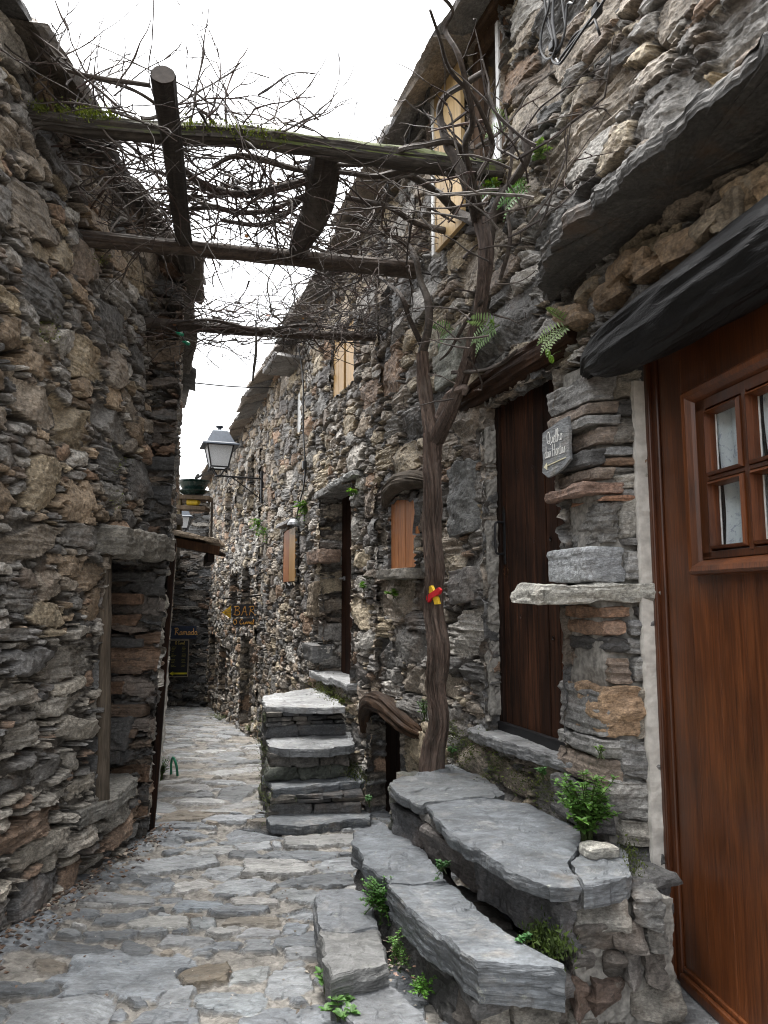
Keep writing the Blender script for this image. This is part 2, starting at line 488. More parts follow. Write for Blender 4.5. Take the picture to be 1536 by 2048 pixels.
#@@MATERIALS@@
# ------------------------------------------------------------------ materials
class NT:
    def __init__(s, name):
        s.m = bpy.data.materials.new(name); s.m.use_nodes = True
        s.t = s.m.node_tree; s.b = s.t.nodes['Principled BSDF']
        s.co = s.t.nodes.new('ShaderNodeTexCoord').outputs['Object']
    def n(s, typ, **kw):
        nd = s.t.nodes.new(typ)
        for k, v in kw.items(): setattr(nd, k, v)
        return nd
    def l(s, a, b): s.t.links.new(a, b)
    def scaled(s, sc):
        m = s.n('ShaderNodeMapping'); m.inputs['Scale'].default_value = sc; s.l(s.co, m.inputs[0]); return m.outputs[0]
    def noise(s, scale, detail=4, rough=.55, vec=None, dist=0):
        nd = s.n('ShaderNodeTexNoise'); nd.inputs['Scale'].default_value = scale; nd.inputs['Detail'].default_value = detail
        nd.inputs['Roughness'].default_value = rough; nd.inputs['Distortion'].default_value = dist
        s.l(vec or s.co, nd.inputs['Vector']); return nd.outputs['Fac']
    def ramp(s, fac, stops, interp='LINEAR'):
        r = s.n('ShaderNodeValToRGB'); r.color_ramp.interpolation = interp
        el = r.color_ramp.elements
        while len(el) < len(stops): el.new(.5)
        for e, (p, c) in zip(el, stops):
            e.position = p; e.color = (c, c, c, 1) if np.isscalar(c) else (*c, 1)
        s.l(fac, r.inputs[0]); return r.outputs[0]
    def mix(s, fac, a, b, mode='MIX'):
        nd = s.n('ShaderNodeMix'); nd.data_type = 'RGBA'; nd.blend_type = mode; nd.clamp_result = False
        for i, x in ((0, fac), (6, a), (7, b)):
            if hasattr(x, 'links'): s.l(x, nd.inputs[i])
            else: nd.inputs[i].default_value = x if i == 0 else ((x, x, x, 1) if np.isscalar(x) else (*x, 1))
        return nd.outputs[2]
    def math(s, op, a, b=None):
        nd = s.n('ShaderNodeMath', operation=op)
        for i, x in ((0, a), (1, b)):
            if x is None: continue
            if hasattr(x, 'links'): s.l(x, nd.inputs[i])
            else: nd.inputs[i].default_value = x
        return nd.outputs[0]
    def attr(s):
        a = s.n('ShaderNodeAttribute'); a.attribute_name = 'Col'; return a.outputs['Color']
    def bump(s, h, strength=.5, dist=.01, prev=None):
        b = s.n('ShaderNodeBump'); b.inputs['Strength'].default_value = strength; b.inputs['Distance'].default_value = dist
        s.l(h, b.inputs['Height'])
        if prev: s.l(prev, b.inputs['Normal'])
        return b.outputs[0]
    def out(s, col=None, rough=None, nrm=None, **kw):
        for k, x in (('Base Color', col), ('Roughness', rough), ('Normal', nrm)):
            if x is None: continue
            if hasattr(x, 'links'): s.l(x, s.b.inputs[k])
            else: s.b.inputs[k].default_value = (*x, 1) if k == 'Base Color' else x
        for k, v in kw.items(): s.b.inputs[k].default_value = v
        return s.m

def m_stone(name, rust=.35, lichen=.3, bed=60., rough=(.5, .85), bscale=1., gain=1., moss=0.):
    t = NT(name); c = t.attr()
    if gain != 1: c = t.mix(1., c, gain, 'MULTIPLY')
    n1 = t.noise(6, 6, .65)
    c = t.mix(1., c, t.ramp(n1, [(.25, .62), (.5, 1.), (.8, 1.45)]), 'MULTIPLY')
    n2 = t.noise(45, 5, .7)
    c = t.mix(1., c, t.ramp(n2, [(.28, .42), (.5, 1.), (.72, 1.62)]), 'MULTIPLY')
    n3 = t.noise(1, 4, .7, t.scaled((60, 60, 190)), .5)
    c = t.mix(1., c, t.ramp(n3, [(.3, .5), (.5, 1.), (.7, 1.4)]), 'MULTIPLY')
    rs = t.math('MULTIPLY', t.ramp(t.noise(3.1, 5, .7), [(.54, 0.), (.68, 1.)]), rust)
    c = t.mix(rs, c, (.20, .115, .06))
    li = t.math('MULTIPLY', t.ramp(t.noise(13, 6, .75), [(.6, 0.), (.68, 1.)]), lichen)
    c = t.mix(li, c, (.36, .36, .31))
    sp = t.math('MULTIPLY', t.ramp(t.noise(130, 2, .5), [(.69, 0.), (.73, 1.)]), .5 * lichen)
    c = t.mix(sp, c, (.45, .44, .4))
    if moss:
        ms = t.math('MULTIPLY', t.ramp(t.noise(2.3, 6, .75), [(.60, 0.), (.66, 1.)]), moss)
        c = t.mix(ms, c, (.075, .095, .025))
    lay = t.noise(1, 6, .68, t.scaled((14, 14, bed * .7)), 1.2)
    b1 = t.bump(lay, .38 * bscale, .012)
    b2 = t.bump(t.noise(60, 7, .75), .9 * bscale, .009, b1)
    b3 = t.bump(t.noise(230, 3, .6), .5 * bscale, .003, b2)
    return t.out(c, t.ramp(n2, [(.3, rough[0]), (.7, rough[1])]), b3)
def m_slate(name, rough=(.42, .7), pt=1.):
    t = NT(name); c = t.attr()
    n1 = t.noise(2.6, 7, .68, None, .6)
    c = t.mix(1., c, t.ramp(n1, [(.25, .8), (.5, 1.), (.78, 1.22)]), 'MULTIPLY')
    st = t.noise(3, 8, .75, t.scaled((1.6, 4., 7)), 1.2)
    c = t.mix(1., c, t.ramp(st, [(.3, .6), (.52, 1.), (.72, 1.45)]), 'MULTIPLY')
    wear = t.math('MULTIPLY', t.ramp(t.noise(5.5, 8, .75), [(.53, 0.), (.66, 1.)]), .5 * pt)
    c = t.mix(wear, c, (.33, .325, .31))
    dk = t.math('MULTIPLY', t.ramp(t.noise(7.5, 7, .75, t.scaled((1, 1.3, 1))), [(.56, 0.), (.68, 1.)]), .55 * pt)
    c = t.mix(dk, c, (.055, .056, .055))
    sp = t.math('MULTIPLY', t.ramp(t.noise(160, 3, .6), [(.66, 0.), (.72, 1.)]), .35)
    c = t.mix(sp, c, (.42, .41, .38))
    bn = t.math('MULTIPLY', t.ramp(t.noise(4.2, 5, .6), [(.6, 0.), (.74, 1.)]), .5 * pt)
    c = t.mix(bn, c, (.20, .155, .105))
    li = t.math('MULTIPLY', t.ramp(t.noise(19, 6, .75), [(.61, 0.), (.66, 1.)]), .6 * pt)
    c = t.mix(li, c, (.30, .31, .27))
    fl = t.noise(1, 5, .75, t.scaled((28, 60, 90)), .5)
    c = t.mix(1., c, t.ramp(fl, [(.3, .62), (.5, 1.), (.7, 1.35)]), 'MULTIPLY')
    b1 = t.bump(t.noise(4, 7, .65, t.scaled((1, 2.5, 14)), 1.), .8, .016)
    b2 = t.bump(t.noise(85, 5, .7), .35, .003, b1)
    return t.out(c, t.ramp(n1, [(.3, rough[0]), (.7, rough[1])]), b2)
def m_wood(name, c1, c2, grain=(55, 55, 2.2), rough=.6, spec=.4, bump=.3, dirt=.3, coat=0.):
    t = NT(name)
    g = t.noise(1, 6, .6, t.scaled(grain), 1.2)
    c = t.mix(t.ramp(g, [(.3, 0.), (.7, 1.)]), c1, c2)
    g2 = t.noise(1, 3, .5, t.scaled(tuple(x * 4 for x in grain)))
    c = t.mix(1., c, t.ramp(g2, [(.3, .65), (.6, 1.12)]), 'MULTIPLY')
    d = t.noise(2.3, 5, .65, t.scaled((2.2, 2.2, .8)))
    c = t.mix(1., c, t.ramp(d, [(.3, 1 - dirt), (.6, 1.), (.8, 1 + dirt * .8)]), 'MULTIPLY')
    at = t.attr(); c = t.mix(1., c, at, 'MULTIPLY')
    t.out(c, t.ramp(g, [(.3, rough * .85), (.7, min(1, rough * 1.15))]), t.bump(g2, bump, .002, t.bump(g, bump, .003)))
    t.b.inputs['Specular IOR Level'].default_value = spec
    t.b.inputs['Coat Weight'].default_value = coat
    t.b.inputs['Coat Roughness'].default_value = .25
    return t.m
def m_plain(name, col, rough=.5, metal=0., var=.2, scale=30, bump=.1, use_attr=False):
    t = NT(name)
    n = t.noise(scale, 4)
    base = t.attr() if use_attr else col
    c = t.mix(1., base, t.ramp(n, [(.3, 1 - var), (.7, 1 + var)]), 'MULTIPLY')
    return t.out(c, rough, t.bump(n, bump, .004), Metallic=metal)
def m_leaf(name, rough=.5):
    t = NT(name); c = t.attr()
    c = t.mix(1., c, t.ramp(t.noise(60, 3), [(.3, .7), (.7, 1.3)]), 'MULTIPLY')
    t.out(c, rough)
    tr = t.n('ShaderNodeBsdfTranslucent'); t.l(t.mix(1., c, (1.1, 1.2, .5), 'MULTIPLY'), tr.inputs[0])
    mx = t.n('ShaderNodeMixShader'); mx.inputs[0].default_value = .3
    t.l(t.b.outputs[0], mx.inputs[1]); t.l(tr.outputs[0], mx.inputs[2])
    t.l(mx.outputs[0], t.t.nodes['Material Output'].inputs[0])
    return t.m
def m_bark(name, gain=1., moss=0., st=(30, 30, 30)):
    t = NT(name); c = t.attr()
    n = t.noise(1, 6, .7, t.scaled(st), .6)
    c = t.mix(1., c, t.ramp(n, [(.3, .35 * gain), (.5, gain), (.7, 1.8 * gain)]), 'MULTIPLY')
    n2 = t.noise(5, 5, .7)
    c = t.mix(t.math('MULTIPLY', t.ramp(n2, [(.52, 0.), (.72, 1.)]), .4), c, (.17, .15, .125))
    if moss:
        geo = t.n('ShaderNodeNewGeometry'); sx = t.n('ShaderNodeSeparateXYZ'); t.l(geo.outputs['Normal'], sx.inputs[0])
        up = t.ramp(t.math('ADD', sx.outputs[2], t.math('MULTIPLY', t.math('SUBTRACT', t.noise(7, 5, .7), .5), 2.6)), [(-.25 + .25, 0.), (.18, 1.)])
        lo = t.ramp(t.noise(1.7, 3, .6), [(.42, 0.), (.52, 1.)])
        c = t.mix(t.math('MULTIPLY', t.math('MULTIPLY', up, lo), moss), c, (.06, .075, .01))
    return t.out(c, .8, t.bump(n, .7, .008))

M = dict(
    wall=m_stone('schist_masonry', .3, .3, gain=1.3), wall_warm=m_stone('warm_schist_masonry', .35, .3, gain=1.2), wall_dark=m_stone('dark_schist_masonry', .25, .12),
    rock=m_stone('split_schist', .22, .3, 90., gain=1.15), canopy=m_stone('dark_slate_slab', .35, .1, 70.),
    slate=m_slate('worn_slate'), paving=m_slate('slate_paving', (.5, .8), .25),
    roof=m_stone('roof_slate', .25, .3, 80.), roof_dark=m_stone('dark_roof_slate', .1, .1, 80., gain=.55),
    varnish=m_wood('varnished_hardwood', (.072, .0205, .0060), (.148, .046, .0125), (38, 38, 1.6), .40, .45, .18, .5, .2),
    dark_wood=m_wood('dark_stained_wood', (.0035, .0028, .0022), (.075, .029, .014), (60, 60, 1.6), .75, .2, .4, .8),
    black_wood=m_wood('tarred_log', (.003, .003, .0034), (.014, .014, .015), (60, 4, 60), .48, .35, 1., .5),
    shutter=m_wood('oiled_pine_shutter', (.20, .075, .03), (.36, .17, .075), (70, 70, 2.4), .55, .4, .2, .3),
    pine=m_wood('pale_pine', (.40, .26, .11), (.56, .40, .20), (50, 50, 1.8), .5, .4, .15, .2),
    grey_wood=m_wood('weathered_wood', (.085, .070, .056), (.205, .165, .125), (70, 70, 3), .8, .2, .7, .5),
    brown_wood=m_wood('old_brown_wood', (.055, .032, .02), (.14, .085, .05), (50, 50, 3), .75, .25, .6, .5),
    bark=m_bark('vine_bark', .85, 0., (75, 75, 7)), beam=m_bark('pergola_beam', .5, 0., (8, 60, 60)), mossy=m_bark('mossy_beam', .5, 1., (8, 60, 60)), twig=m_bark('vine_twig', .62),
    iron=m_plain('black_iron', (.018, .018, .02), .45, .4), lamp=m_plain('dark_lamp_paint', (.035, .045, .06), .4, .3),
    plaster=m_plain('white_plaster', (.58, .56, .52), .9, 0, .2, 25, .5), mortar=m_plain('rough_mortar', (.24, .23, .21), .95, 0, .45, 40, .9),
    cable=m_plain('black_cable', (.012, .012, .013), .4), brass=m_plain('worn_brass', (.25, .15, .08), .4, .9),
    sign=m_plain('dark_sign_board', (.012, .013, .018), .55), leaf=m_leaf('leaf'), paint=m_plain('paint', (.5, .5, .5), .6, 0, .12, 40, .1, True),
    earth=m_plain('earth', (.10, .085, .068), .95, 0, .4, 12, .5), moss=m_leaf('moss', .9), debris=m_plain('debris', (.2, .15, .1), .9, 0, .3, 30, .2, True),
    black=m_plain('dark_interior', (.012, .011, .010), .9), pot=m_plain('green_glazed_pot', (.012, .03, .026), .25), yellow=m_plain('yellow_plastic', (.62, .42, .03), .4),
    hose=m_plain('green_hose', (.01, .19, .10), .35), white=m_plain('white_paint', (.66, .66, .64), .55), steel=m_plain('grey_metal', (.33, .34, .35), .4, .5),
    log_end=m_plain('sawn_end', (.035, .027, .022), .85, 0, .4, 25, .5),
)
def m_glass(name, tint=(.9, .95, 1.), alpha=.35, rough=.04):
    t = NT(name)
    tr = t.n('ShaderNodeBsdfTransparent'); tr.inputs[0].default_value = (*tint, 1)
    gl = t.n('ShaderNodeBsdfGlossy'); gl.inputs['Roughness'].default_value = rough
    mx = t.n('ShaderNodeMixShader'); mx.inputs[0].default_value = alpha
    t.l(tr.outputs[0], mx.inputs[1]); t.l(gl.outputs[0], mx.inputs[2])
    t.l(mx.outputs[0], t.t.nodes['Material Output'].inputs[0])
    t.t.nodes.remove(t.b)
    return t.m
M['glass'] = m_glass('window_glass', (.92, .95, .96), .07)
M['sky_glass'] = m_glass('old_glass', (.5, .55, .6), .55, .12)
def m_frost():
    t = NT('frosted_glass')
    c = t.ramp(t.noise(90, 3), [(.3, (.55, .57, .59)), (.7, (.8, .82, .84))])
    t.out(c, .35); t.b.inputs['Transmission Weight'].default_value = .0
    tr = t.n('ShaderNodeBsdfTranslucent'); t.l(c, tr.inputs[0])
    mx = t.n('ShaderNodeMixShader'); mx.inputs[0].default_value = .55
    t.l(t.b.outputs[0], mx.inputs[1]); t.l(tr.outputs[0], mx.inputs[2]); t.l(mx.outputs[0], t.t.nodes['Material Output'].inputs[0])
    return t.m
M['frost'] = m_frost()
def m_curtain():
    t = NT('lace_curtain')
    n = t.noise(1, 2, .5, t.scaled((26, 26, 3)))
    mo = t.ramp(t.noise(22, 5, .7, None, 2.), [(.56, 0.), (.62, 1.)])
    c = t.mix(t.math('MULTIPLY', mo, .55), t.mix(t.ramp(n, [(.3, 0.), (.7, 1.)]), (.72, .74, .75), (.88, .89, .89)), (.25, .28, .42))
    return t.out(c, .9)
M['curtain'] = m_curtain()
#@@SCENE@@
# ------------------------------------------------------------------ the lines of the walls, measured from the photograph
RW = Plane(2.076 - .36 * 1.7, 1.7, -.36, 1, 1)             # right-hand houses (u = 0 near the camera)
LW = Plane(-1.90 + .04 * 1.7, 1.7, .04, 1, -1)             # left-hand house
L2 = Plane(-1.52, 5.2, -.285, 1, -1)                       # second house on the left
RT = Plane(-2.6, 5.2, 1, 0, -1)                            # its end wall, facing the camera
EW = Plane(-6.2, 17.4, 1, -.06, -1)                        # wall closing the alley
CL_BIG = [(12, .18, .34, .06, .12), (55, .11, .20, .035, .075), (260, .06, .12, .018, .038), (1000, .025, .06, .009, .018)]
CL_MID = [(8, .13, .24, .05, .10), (70, .08, .14, .03, .055), (320, .04, .085, .016, .03), (900, .02, .045, .009, .017)]
CL_LEFT = [(8, .13, .24, .05, .11), (60, .08, .15, .03, .062), (320, .045, .09, .016, .034), (1400, .02, .05, .008, .016)]
CL_FAR = [(30, .09, .17, .035, .07), (150, .05, .10, .02, .04), (600, .022, .05, .011, .02)]
CL_THIN = [(30, .14, .30, .035, .07), (120, .09, .18, .018, .040), (420, .04, .10, .010, .020), (800, .02, .05, .007, .012)]

# ------------------------------------------------------------------ ground, path
g = MB(); g.add([(-60, -60, -3.2), (60, -60, -3.2), (60, 60, -3.2), (-60, 60, -3.2)], [(0, 1, 2, 3)], None, (.1, .085, .07))
struct(g.build('ground', M['earth']))
PAL_FLAG = [((.155, .168, .182), 34), ((.20, .212, .222), 26), ((.12, .13, .14), 18), ((.265, .265, .258), 14), ((.16, .14, .115), 6)]
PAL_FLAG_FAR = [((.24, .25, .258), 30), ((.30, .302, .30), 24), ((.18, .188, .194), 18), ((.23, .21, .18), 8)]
def ground_patch(mb, x0, x1, y0, y1, res, seed, classes, pal, fixed=(), inside=None, jw=.008, relief=.017, jc=(.22, .207, .186)):
    U, Vv, h, col, gm = stone_field(x1 - x0, y1 - y0, res, seed, classes, pal, joint_col=jc, joint_w=jw, joint_d=.006, relief=relief, lim=1.22, hr=(.4, 1.5),
                                    tilt=.03, ang=.5, strata=.0012, fixed=fixed, warp=.008, facet=.2, p_rng=(2.4, 4.5), fine=.0012)
    X, Y = U + x0, Vv + y0
    Z = ground_z(Y) + h + .018 * fbm2(X * .9, Y * .9, 3, 2) + .05 * sstep(.5, 0, X - (-1.95 + .04 * Y)) * (Y < 5.3)
    keep = None
    if inside is not None: keep = inside((X[:-1, :-1] + X[1:, 1:]) / 2, (Y[:-1, :-1] + Y[1:, 1:]) / 2)
    mb.add(np.stack([X, Y, Z], -1), grid_faces(*U.shape, keep), None, col.reshape(-1, 3))
CLG = [(110, .15, .28, .09, .16), (240, .09, .16, .055, .095), (300, .05, .10, .032, .055), (120, .028, .05, .018, .03)]
x0, y0 = -2.6, 1.9
def gfix(px, py, a, b, th=0., col=None, h=.014):
    p = at_ground(px, py); return (p.x - x0, p.y - y0, a, b, th, col, h)
fx = [gfix(245, 1945, .27, .17, -.12, (0.193, 0.210, 0.227), .020), gfix(408, 1948, .105, .085, .35, (0.131, 0.110, 0.083)), gfix(466, 2008, .13, .075, -.15, (0.212, 0.231, 0.243)),
      gfix(575, 1968, .075, .10, .1, (0.206, 0.218, 0.227)), gfix(120, 2020, .17, .12, .3), gfix(350, 1995, .06, .07, .2), gfix(60, 1975, .15, .05, .25), gfix(330, 2035, .10, .05, .1),
      gfix(240, 1802, .15, .075, .1, (0.206, 0.215, 0.222)), gfix(400, 1808, .10, .075, .15, (0.175, 0.197, 0.218)), gfix(515, 1805, .11, .06, -.05, (0.312, 0.306, 0.293)), gfix(505, 1845, .125, .05, -.05, (0.187, 0.168, 0.140)),
      gfix(405, 1845, .055, .06, .1, (0.187, 0.200, 0.206)), gfix(320, 1845, .13, .07, .15, (0.275, 0.275, 0.262)), gfix(215, 1870, .11, .05, .1), gfix(590, 1865, .055, .06, 0, (0.187, 0.206, 0.225)),
      gfix(525, 1870, .10, .05, -.1, (0.212, 0.218, 0.225)), gfix(610, 1910, .08, .06, .05, (0.206, 0.215, 0.222)), gfix(370, 1883, .10, .05, -.2, (0.206, 0.215, 0.222)), gfix(440, 1893, .09, .045, .1),
      gfix(500, 1955, .075, .06, .3, (0.237, 0.250, 0.250)), gfix(465, 1640, .17, .11, .05, (0.250, 0.264, 0.281)), gfix(660, 1685, .30, .17, .3, (0.225, 0.227, 0.222)), gfix(610, 1795, .15, .09, -.4, (0.212, 0.225, 0.231)),
      gfix(320, 1775, .07, .06, 0, (0.187, 0.206, 0.225)), gfix(385, 1770, .10, .07, .7, (0.300, 0.297, 0.287)), gfix(425, 1707, .13, .075, .3, (0.225, 0.231, 0.231))]
mb = MB()
ground_patch(mb, x0, 1.6, y0, 6.2, .0085, 11, CLG, PAL_FLAG, fx)
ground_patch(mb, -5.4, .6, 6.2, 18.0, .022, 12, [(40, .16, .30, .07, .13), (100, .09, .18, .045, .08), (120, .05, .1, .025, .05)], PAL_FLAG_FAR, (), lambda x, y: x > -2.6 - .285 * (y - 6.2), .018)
struct(mb.build('path', M['paving']))

# ------------------------------------------------------------------ right-hand near house
UY = RW.u_of
near = thing('stone_house', 'tall right hand schist house with varnished front door, slate canopy and open pine shutter', 'house', (1.0, 3.2, 0))
OP_BIG = (-.3, UY(3.46), -1, 2.66)
OP_DARK = (UY(3.44), UY(4.15), .80, 2.66)
OP_D2 = (UY(6.57), UY(7.58), .78, 2.62)
OP_S1 = (UY(5.15), UY(5.64), 1.76, 2.26)
OP_S2 = (UY(8.69), UY(9.35), 1.74, 2.40)
OP_W1 = (UY(6.51), UY(7.24), 3.55, 4.2)
OP_W2 = (UY(8.5), UY(8.85), 3.55, 4.1)
OP_UP = (UY(3.88), UY(4.25), 3.9, 5.0)
OP_CEL = (UY(5.42), UY(6.12), -1, .70)
OP_N = (UY(5.60), UY(5.82), 3.72, 4.05)
OPS = [OP_BIG, OP_DARK, OP_D2, OP_S1, OP_S2, OP_W1, OP_W2, OP_UP, OP_CEL, OP_N]
U_SPLIT = UY(11.2)
eaveA = lambda u: 5.12 - .05 * u
mb = MB()
cut = UY(6.0)
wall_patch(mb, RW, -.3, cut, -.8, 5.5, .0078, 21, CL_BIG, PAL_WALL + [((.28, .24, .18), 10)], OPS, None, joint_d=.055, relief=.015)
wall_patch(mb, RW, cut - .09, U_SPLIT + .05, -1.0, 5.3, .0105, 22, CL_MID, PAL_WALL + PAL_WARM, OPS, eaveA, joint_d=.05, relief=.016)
kw = dict(strata=.006)
reveal(mb, RW, *OP_DARK, .16, 100, CL_MID, PAL_GREY, sides='fnt')
reveal(mb, RW, *OP_D2, .32, 110, CL_THIN, PAL_WALL, sides='fnts')
reveal(mb, RW, *OP_S1, .10, 120, CL_MID, PAL_GREY)
reveal(mb, RW, *OP_S2, .08, 130, CL_MID, PAL_WALL)
reveal(mb, RW, *OP_W1, .14, 140, CL_MID, PAL_WALL)
reveal(mb, RW, *OP_W2, .12, 150, CL_MID, PAL_WALL)
reveal(mb, RW, *OP_UP, .10, 160, CL_MID, PAL_WALL)
reveal(mb, RW, OP_CEL[0], OP_CEL[1], -.9, OP_CEL[3], .5, 170, CL_THIN, PAL_GREY, sides='fnt')
reveal(mb, RW, *OP_N, .25, 180, CL_MID, PAL_GREY)
def backing(mb, pl, u0, u1, z0, z1, off):
    mb.add([pl.P(u0, z0, off)[:], pl.P(u1, z0, off)[:], pl.P(u1, z1, off)[:], pl.P(u0, z1, off)[:]], [(0, 1, 2, 3)], None, (.06, .055, .05))
backing(mb, RW, 1.6, U_SPLIT, -1, 4.6, -.46); backing(mb, RW, 1.2, cut, 2.9, 5.3, -.46)
wall_patch(mb, RW, -6.5, -.3, -.3, 5.3, .05, 24, CL_FAR, PAL_WALL, (), None, .03, joint_d=.04, relief=.02)
mb.build('wall', M['wall'], near)

# ------------------------------------------------------------------ right-hand far house
far = thing('stone_house', 'long warm brown schist house further down the right side beyond the wall lantern', 'house', (-2.5, 14, 0))
FO = [(UY(11.55), UY(12.15), 2.95, 3.9), (UY(12.6), UY(13.3), 2.95, 3.8), (UY(14.0), UY(14.8), 2.9, 3.7), (UY(11.7), UY(12.5), 1.35, 2.05), (UY(13.0), UY(13.9), 1.35, 2.0),
      (UY(11.6), UY(12.5), -.55, .95), (UY(14.2), UY(15.1), -.4, .6), (UY(15.8), UY(16.8), -.5, .75)]
mb = MB()
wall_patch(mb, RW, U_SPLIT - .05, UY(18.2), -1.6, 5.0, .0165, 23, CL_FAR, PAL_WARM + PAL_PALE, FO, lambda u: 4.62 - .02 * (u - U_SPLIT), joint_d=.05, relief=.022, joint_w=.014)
for i, o in enumerate(FO): reveal(mb, RW, *o, .35, 200 + 5 * i, CL_MID, PAL_WARM, .02, 'fnts', joint_w=.018)
backing(mb, RW, U_SPLIT, UY(18.2), -1.6, 4.4, -.45)
mb.build('wall', M['wall_warm'], far)
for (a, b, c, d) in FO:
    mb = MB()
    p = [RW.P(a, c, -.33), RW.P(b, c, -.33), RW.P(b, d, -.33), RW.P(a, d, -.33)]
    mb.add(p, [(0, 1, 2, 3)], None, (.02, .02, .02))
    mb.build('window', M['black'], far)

# ------------------------------------------------------------------ left-hand houses
left = thing('stone_house', 'rough schist house filling the left edge with a small low doorway', 'house', (-1.8, 4, 0))
LU = LW.u_of
OP_L = (LU(4.47), LU(5.25), .34, 1.80)
mb = MB()
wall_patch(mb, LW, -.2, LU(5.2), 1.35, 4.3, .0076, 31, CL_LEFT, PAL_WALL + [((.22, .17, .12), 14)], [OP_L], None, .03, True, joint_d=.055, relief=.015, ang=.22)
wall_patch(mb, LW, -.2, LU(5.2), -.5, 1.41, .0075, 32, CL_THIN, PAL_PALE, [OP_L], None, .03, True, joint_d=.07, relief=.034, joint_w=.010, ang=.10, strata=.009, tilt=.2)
reveal(mb, LW, *OP_L, .5, 300, CL_THIN, PAL_GREY, sides='nts')
backing(mb, LW, -.2, LU(5.2), -.5, 4.2, -.6)
wall_patch(mb, LW, -6.5, -.2, -.3, 4.3, .05, 37, CL_FAR, PAL_WALL, (), None, .03, True, joint_d=.04, relief=.02)
mb.build('wall', M['wall'], left)

left2 = thing('stone_house', 'narrow schist house on the left past the low doorway, below the lean-to', 'house', (-1.9, 6, 0))
mb = MB()
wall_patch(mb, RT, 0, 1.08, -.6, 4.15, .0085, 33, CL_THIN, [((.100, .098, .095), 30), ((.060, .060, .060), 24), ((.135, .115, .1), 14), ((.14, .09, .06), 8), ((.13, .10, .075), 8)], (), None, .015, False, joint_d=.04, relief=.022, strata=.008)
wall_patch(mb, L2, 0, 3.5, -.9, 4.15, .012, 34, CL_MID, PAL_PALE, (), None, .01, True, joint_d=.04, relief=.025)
mb.build('wall', M['wall_dark'], left2)
def lean(o, k=.042, z0=2.7):
    n = len(o.data.vertices); a = np.zeros(n * 3, np.float32); o.data.vertices.foreach_get('co', a); a = a.reshape(-1, 3)
    a[:, 0] += k * np.minimum(a[:, 2] - z0, 0); o.data.vertices.foreach_set('co', a.ravel()); o.data.update()
lean(left2.children[0])
garden = thing('garden_wall', 'low schist wall running on behind the plant shelf on the left', 'wall', (-3, 10, 0))
mb = MB()
wall_patch(mb, L2, 3.5, 13.2, -1.6, 2.5, .02, 35, CL_MID, PAL_PALE, (), None, .01, True, joint_d=.04, relief=.025)
top = MB()
for k in range(14):
    p = L2.P(3.8 + k * .72, 2.5, -.12)
    rock(mb, frame(p, L2.e), (.78, .42, .07), 350 + k, (.14, .135, .13), .01, .008, .04)
lean(mb.build('wall', M['wall'], garden))
endw = thing('stone_house', 'dark schist gable closing the far end of the alley behind the menu board', 'house', (-4.4, 17.4, 0))
mb = MB()
wall_patch(mb, EW, 0, 4.2, -1.6, 4.0, .02, 36, CL_THIN, PAL_GREY, (), lambda u: 3.9 + .06 * vn2(u * 3, u * 0, 5), .03, False, joint_d=.04, relief=.025)
mb.build('wall', M['wall_dark'], endw)
#@@NEXT@@
# ------------------------------------------------------------------ the near house: pillar, door, shutters, roof
V3 = lambda p: Vector((p[0], p[1], p[2] if len(p) > 2 else 0))
GREY, DARK, RUST, TAN, PALE, BROWN = (.15, .148, .143), (.075, .074, .073), (.24, .115, .055), (.27, .225, .165), (.32, .31, .285), (.15, .122, .10)
def along(pl, u, z, h=0.):
    return frame(pl.P(u, z, h), pl.e)                       # local x along the wall, y = across, z up
A_, B_, C_ = Vector((.925, 3.16, 0)), Vector((1.150, 3.115, 0)), Vector((.835, 3.47, 0))
mb = MB()
cx, cy = (B_ - A_), (C_ - A_)
def pil(z0, z1, col, f0=0., f1=1., out=0., seed=1, gap=.014, back=0., strata=.010, amp=.010, jit=.05):
    """one stone of the pillar: f0..f1 across its face, out = how far it stands out to the alley"""
    col = np.array(col) * (1.25 if col[0] > .1 else .9)
    f1 = min(f1, .955) if out < .1 else f1; out += R.uniform(-.012, .02)
    o = A_ + cx * ((f0 + f1) / 2) + cy * (.5 - back / 2) - cy.normalized() * 0 + Vector((-out * .5, 0, (z0 + z1) / 2))
    x = cx.normalized(); y = cy.normalized()
    Mx = Matrix(((x.x, y.x, 0, o.x), (x.y, y.y, 0, o.y), (x.z, y.z, 1, o.z), (0, 0, 0, 1)))
    rock(mb, Mx, (cx.length * (f1 - f0) + out - gap, cy.length * (1 - back * .3) + .03, z1 - z0 - gap), seed, col, amp, strata, .011, jit)
ys = lambda py: CAM_H + ray(1230, py)[1] * 3.13
def pilp(py1, py0, col, *a, **k): pil(ys(py0), ys(py1), col, *a, **k)
pilp(742, 800, GREY, 0, .5, .02, 401); pilp(735, 800, (.22, .205, .175), .5, 1.02, 0, 402, amp=.016)
pilp(800, 826, BROWN, 0, .55, .02, 403); pilp(800, 832, DARK, .55, 1, .0, 404); pilp(826, 850, GREY, -.02, .5, .03, 405)
pilp(832, 888, (.125, .115, .10), .52, 1.02, .01, 406, amp=.022); pilp(850, 890, BROWN, 0, .52, .01, 407)
pilp(890, 914, (.17, .172, .172), .25, 1., .03, 408, strata=.006); pilp(890, 930, DARK, -.05, .25, .0, 409); pilp(914, 932, (.16, .105, .07), .3, 1, .02, 410)
pilp(932, 946, GREY, .2, 1.0, .0, 411); pilp(930, 960, BROWN, -.05, .4, .01, 412); pilp(946, 978, (.29, .275, .245), .4, 1.02, .0, 413)
pilp(960, 990, (.16, .105, .08), -.08, .6, .05, 414, strata=.005); pilp(978, 1000, GREY, .55, 1., .01, 415, strata=.014); pilp(990, 1004, (.2, .11, .07), .2, .7, .02, 416)
